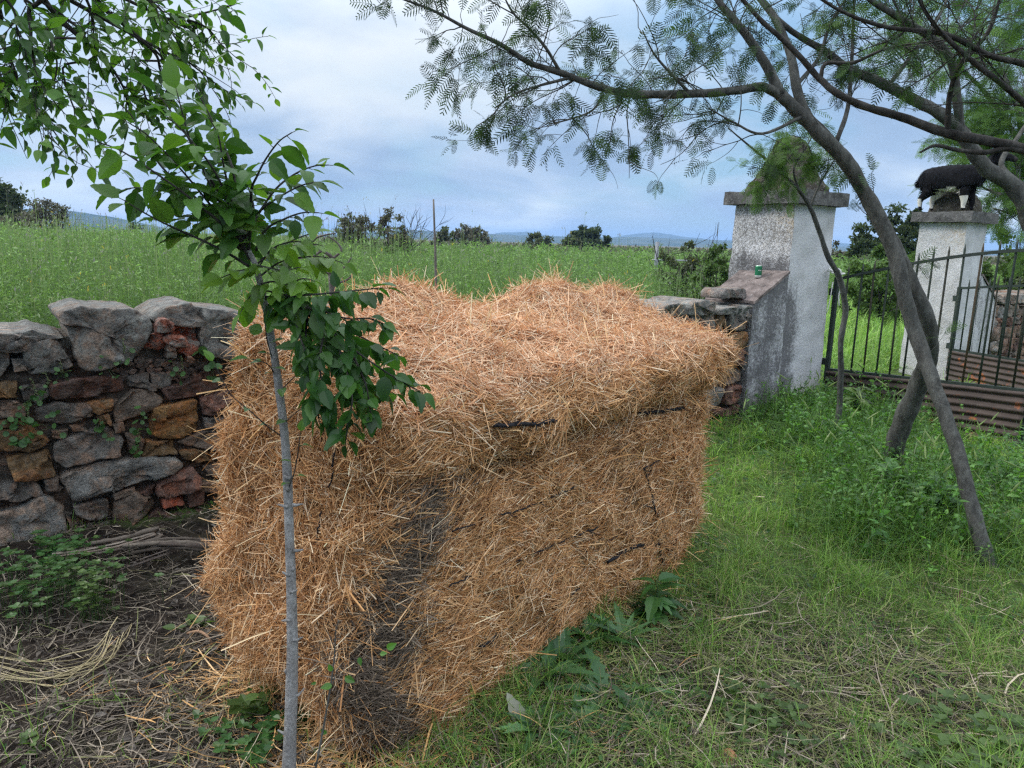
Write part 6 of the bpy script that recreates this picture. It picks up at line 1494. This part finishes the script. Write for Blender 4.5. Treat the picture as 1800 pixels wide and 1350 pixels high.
patch('leafy_weed', 'fresh leafy shoot rising from the clover by the sapling', 452, 1265, .012, 6, .05, LUSH, .12, per=4)
patch('leafy_weed', 'pale broad leaved weed at the bottom right corner', 1720, 1340, .15, 80, .034, LUSH, .08, per=4)

def shoot():
    P = pp((555, 1350, 1.72), (572, 1260, 1.74), (582, 1200, 1.76), (588, 1150, 1.77), (590, 1110, 1.77), (596, 1090, 1.76)); root = empty('twig_shoot', tuple(gnd(553, 1360))); tag(root, 'thin twig shoot with a few fresh green leaves in front of the bale', 'seedling')
    A = Acc(); tube(A, P, [.003, .0026, .0023, .002, .0016, .001], 6, 4, (0.2, 0.18, 0.16)); 
    for a, b, c in (((588, 1140), (575, 1110), (566, 1095)), ((583, 1210), (592, 1180), (606, 1160)), ((586, 1240), (596, 1225), (610, 1210))): tube(A, pp((*a, 1.76), (*b, 1.75), (*c, 1.74)), [.0014, .001, .0006], 5, 3, (.2, .18, .16))
    A.build('stem', M_bark, root); F = Acc()
    pts = np.array(pp((583, 1180, 1.75), (584, 1205, 1.75), (606, 1190, 1.74), (632, 1155, 1.73), (668, 1150, 1.72), (680, 1140, 1.72), (556, 1200, 1.74), (574, 1290, 1.74)))
    dirs = np.array([rt * a + up * b - fwd * .2 for a, b in ((-.3, 1), (-.8, -.1), (1, -.4), (.2, -1), (.9, .2), (1, .6), (-1, -.2), (-.6, .6))]); scatter(F, LEAF, LEAFQ, None, pts, dirs, np.tile(-fwd, (8, 1)) + rng.normal(size=(8, 3)) * .4 + [0, 0, .4], np.array([.022, .03, .03, .022, .02, .03, .014, .02]), tints(8, [(0.06, 0.16, 0.03), (0.10, 0.24, 0.04)]))
    F.build('leaves', M_leaf, root, smooth=False)
shoot()

def wall_plants():
    spots = [(520, 430, 7, .026), (450, 475, 5, .022), (770, 500, 7, .028), (845, 418, 4, .05), (910, 495, 5, .045), (195, 575, 8, .026), (255, 515, 7, .024), (140, 610, 9, .026), (30, 700, 10, .03), (110, 710, 7, .028), (90, 780, 12, .034), (215, 735, 4, .028), (410, 725, 7, .032), (435, 745, 4, .03), (610, 700, 6, .030), (620, 745, 6, .03), (585, 815, 8, .028), (250, 675, 4, .026)]
    places = ['on the middle of the grey top slab', 'under the left part of the big top slab', 'below the red broken stone of the wall', 'right of the red broken stone, with long leaves', 'beside the bale near the wall top', 'under the left top slab, in the upper cluster', 'right under the pale left slab', 'in the crevice left of the long reddish stone', 'at the left edge of the wall half way up', 'left of the long dark stone', 'over the ochre stone near the left edge', 'just right of the ochre stone cluster', 'in the joint above the big dark stone', 'lowest leaf pair above the big dark stone', 'left of the bright orange stone', 'by the lower left corner of the orange stone', 'in the joint beneath the orange stone', 'on the dark stone under the reddish one']
    for (zx, zy, n, L), wh in zip(spots, places):
        t, z = wall_uv(zx, zy); c = wpt(t, -.035, z); root = empty('pennywort', tuple(c)); tag(root, 'small round leaved wall plant ' + wh, 'wall plant', 'round leaved plants in the wall joints'); F = Acc(); S = Acc()
        for _ in range(n):
            p = wpt(t + rng.normal() * .035, -.055 - rng.random() * .035, z + rng.normal() * .03); tube(S, [c, (c + p) / 2 + (0, 0, .008), p], [.0011, .001, .0009], 4, 1, (.09, .16, .06), caps=False); nr = norm(np.array([WN[0] * -1, WN[1] * -1, .9]) + rng.normal(size=3) * .35)
            scatter(F, CL[0], None, CL[1], p[None], rng.normal(size=(1, 3)), nr[None], np.array([L * rng.uniform(.6, 1.3)]), tints(1, [(0.05, 0.13, 0.04), (0.09, 0.19, 0.06)]))
        if L < .029 and n > 6:   # flower spike
            P = [c, wpt(t + .01, -.07, z + .04), wpt(t + .005, -.075, z + .10)]; tube(S, P, [.0015, .0012, .001], 5, 3, (.12, .18, .08)); P = catmull(np.array(P), 8)
            for p in P[5:]: tube(S, [p, p + rng.normal(size=3) * .007 + (0, 0, -.004)], [.002, .003], 5, 1, (0.16, 0.20, 0.09))
        F.build('leaves', M_leaf, root, smooth=True); tag(S.build('stems', M_grass, root), kind='stuff')
wall_plants()

def logs():
    def log(pts, r, label, col, nr=10):
        A = Acc(); n = len(pts)
        for k in range(nr):   # splintered strands of bark and wood bound in one stick
            o = rng.normal(size=3) * r * .62; P = np.array(pts) + o; P = P[(0 if rng.random() < .6 else 1):]; tube(A, P + rng.normal(size=P.shape) * r * .10, np.full(len(P), r * rng.uniform(.20, .50)) * rng.uniform(.6, 1.2, len(P)), 8, 8, tuple(tints(1, col)[0] * rng.uniform(.6, 1.2)), .8, seed=k * 7)
        P = np.array(pts); g = P[0]; tag(A.build('dead_branch', M_log, loc=tuple(g)), label, 'dead branch', 'dead branches at the wall foot')
    G = lambda x, y, z=.05: gnd(x, y, z)
    log([G(98, 972), G(160, 964), G(220, 952, .07), G(276, 934, .09)], .022, 'pale splintered dead branch lying along the wall foot', [(0.20, 0.16, 0.13), (0.28, 0.24, 0.20)])
    log([G(228, 962), G(290, 956, .07), G(345, 957, .07), G(400, 965, .06)], .026, 'thicker dark barked branch running from the pale one under the bale', [(0.12, 0.095, 0.08), (0.19, 0.16, 0.13)])
    log([G(178, 1014, .02), G(230, 993, .04), G(300, 968, .05)], .012, 'thin dark stick lying below the two thick dead branches', [(0.13, 0.11, 0.10), (0.18, 0.15, 0.13)], 3)
    A = Acc(); C0 = np.array([G(-40, 1160, .03), G(60, 1180, .03), G(130, 1178, .035), G(185, 1145, .05), G(215, 1105, .06)])
    for k in range(14):
        P = C0 + rng.normal(size=3) * [.03, .035, .008] + rng.normal(size=C0.shape) * .012; P = P[: 5 - int(rng.integers(0, 2))]; tube(A, P, np.full(len(P), rng.uniform(.0012, .0026)), 5, 6, tuple(tints(1, [(0.30, 0.25, 0.14), (0.5, 0.43, 0.26)])[0]), .15, caps=False)
    tag(A.build('grass_stalks', M_litter, loc=tuple(G(60, 1180))), 'curved bundle of pale yellow dry grass stalks at the left edge', 'dry grass', kind='thing')
    A = Acc(); P = pp((330, 1113, 2.72), (350, 1108, 2.70), (366, 1118, 2.66), (373, 1132, 2.62)); tube(A, [gnd(330, 1113, .02), gnd(350, 1110, .05), gnd(366, 1120, .05), gnd(374, 1136, .02)], [.006, .006, .005, .003], 7, 5, (0.26, 0.16, 0.10)); tag(A.build('bent_twig', M_log, loc=tuple(gnd(330, 1113))), 'short bent reddish twig arched over the litter beside the bale', 'twig')
    A = Acc(); g = gnd(1682, 1062); tube(A, [g - (0, 0, .02), g + (.004, 0, .03), g + (.012, 0, .075)], [.010, .009, .005], 7, 3, (0.16, 0.10, 0.07), .4); tag(A.build('wooden_peg', M_log, loc=tuple(g)), 'short broken brown stub sticking up in the grass at the right', 'stub')
    B = Acc(); g = gnd(1270, 1350); ns = 14; V = []
    for k, (r, z) in enumerate(((.035, -.02), (.045, .0), (.042, .025), (.03, .045), (.012, .055))):
        for q in range(ns):
            a = 6.283 * q / ns; p = g + np.array([r * math.cos(a) * 1.25, r * math.sin(a), z + .012 * math.cos(a)]); V.append(p + np.array(mnoise.noise_vector(p * 22)) * .014)
    V.append(g + (0, 0, .06)); i = np.arange(4)[:, None] * ns; j = np.arange(ns)[None]; jn = (j + 1) % ns
    B.add(np.array(V), quads=np.stack([i + j, i + jn, i + ns + jn, i + ns + j], -1).reshape(-1, 4), tris=[(5 * ns, 4 * ns + q, 4 * ns + (q + 1) % ns) for q in range(ns)], col=(0.42, 0.20, 0.11)); tag(B.build('brick_fragment', mat_tint('fired_clay', .9, .1, 20, .3, 50, .6, .006), loc=tuple(g)), 'orange brick fragment half buried at the bottom edge', 'brick')
    A = Acc(); g = gnd(905, 1285); d = norm(atY(875, 1225, g[1]) - g); scatter(A, leaf_template(9, .22, .02, .25)[0], leaf_template(9, .22, .02, .25)[1], None, np.array([g + (0.03, 0, .02)]), d[None], np.array([[0.2, -.9, .4]]), np.array([.125]), np.array([(0.30, 0.30, 0.23)]), np.array([.15])); tag(A.build('dead_leaf', M_litter, loc=tuple(g)), 'large pale grey dead leaf leaning on the bale foot', 'leaf')
    A = Acc(); hit = BALE.ray_cast(Vector(EYEP), Vector(ray(453, 1083)).normalized())  # dark lump added where the bale face has only a small dark hole
    if hit[0] is not None:
        p = np.array(hit[0]) - norm(ray(453, 1083)) * .02; lathe(A, [(.001, -.010, (.02,) * 3), (.008, -.007, (.02,) * 3), (.010, 0, (.02,) * 3), (.008, .007, (.03,) * 3), (.001, .010, (.03,) * 3)], p, 12); tag(A.build('hole_lump', M_log, loc=tuple(p)), 'small black clod standing in for a dark hole in the left face of the bale', 'lump')
logs()

# ================================================================== AIR
def haze():
    A = Acc(); x0, x1, y0, y1, z0, z1 = -5550, 5550, -70, 5850, -45, 90
    V = [(x, y, z) for z in (z0, z1) for x, y in ((x0, y0), (x1, y0), (x1, y1), (x0, y1))]
    A.add(V, quads=[(0, 3, 2, 1), (4, 5, 6, 7), (0, 1, 5, 4), (1, 2, 6, 5), (2, 3, 7, 6), (3, 0, 4, 7)])
    m = bpy.data.materials.new('air'); m.use_nodes = True; N = Nodes(m.node_tree); out = N.n('ShaderNodeOutputMaterial'); v = N.n('ShaderNodeVolumePrincipled')
    v.inputs['Color'].default_value = (0.36, 0.60, 1.0, 1); v.inputs['Density'].default_value = HAZE; v.inputs['Anisotropy'].default_value = 0.0
    N.l(v.outputs[0], out.inputs['Volume']); tag(A.build('haze', m, smooth=False), kind='stuff')
HAZE = 0.00024
haze()
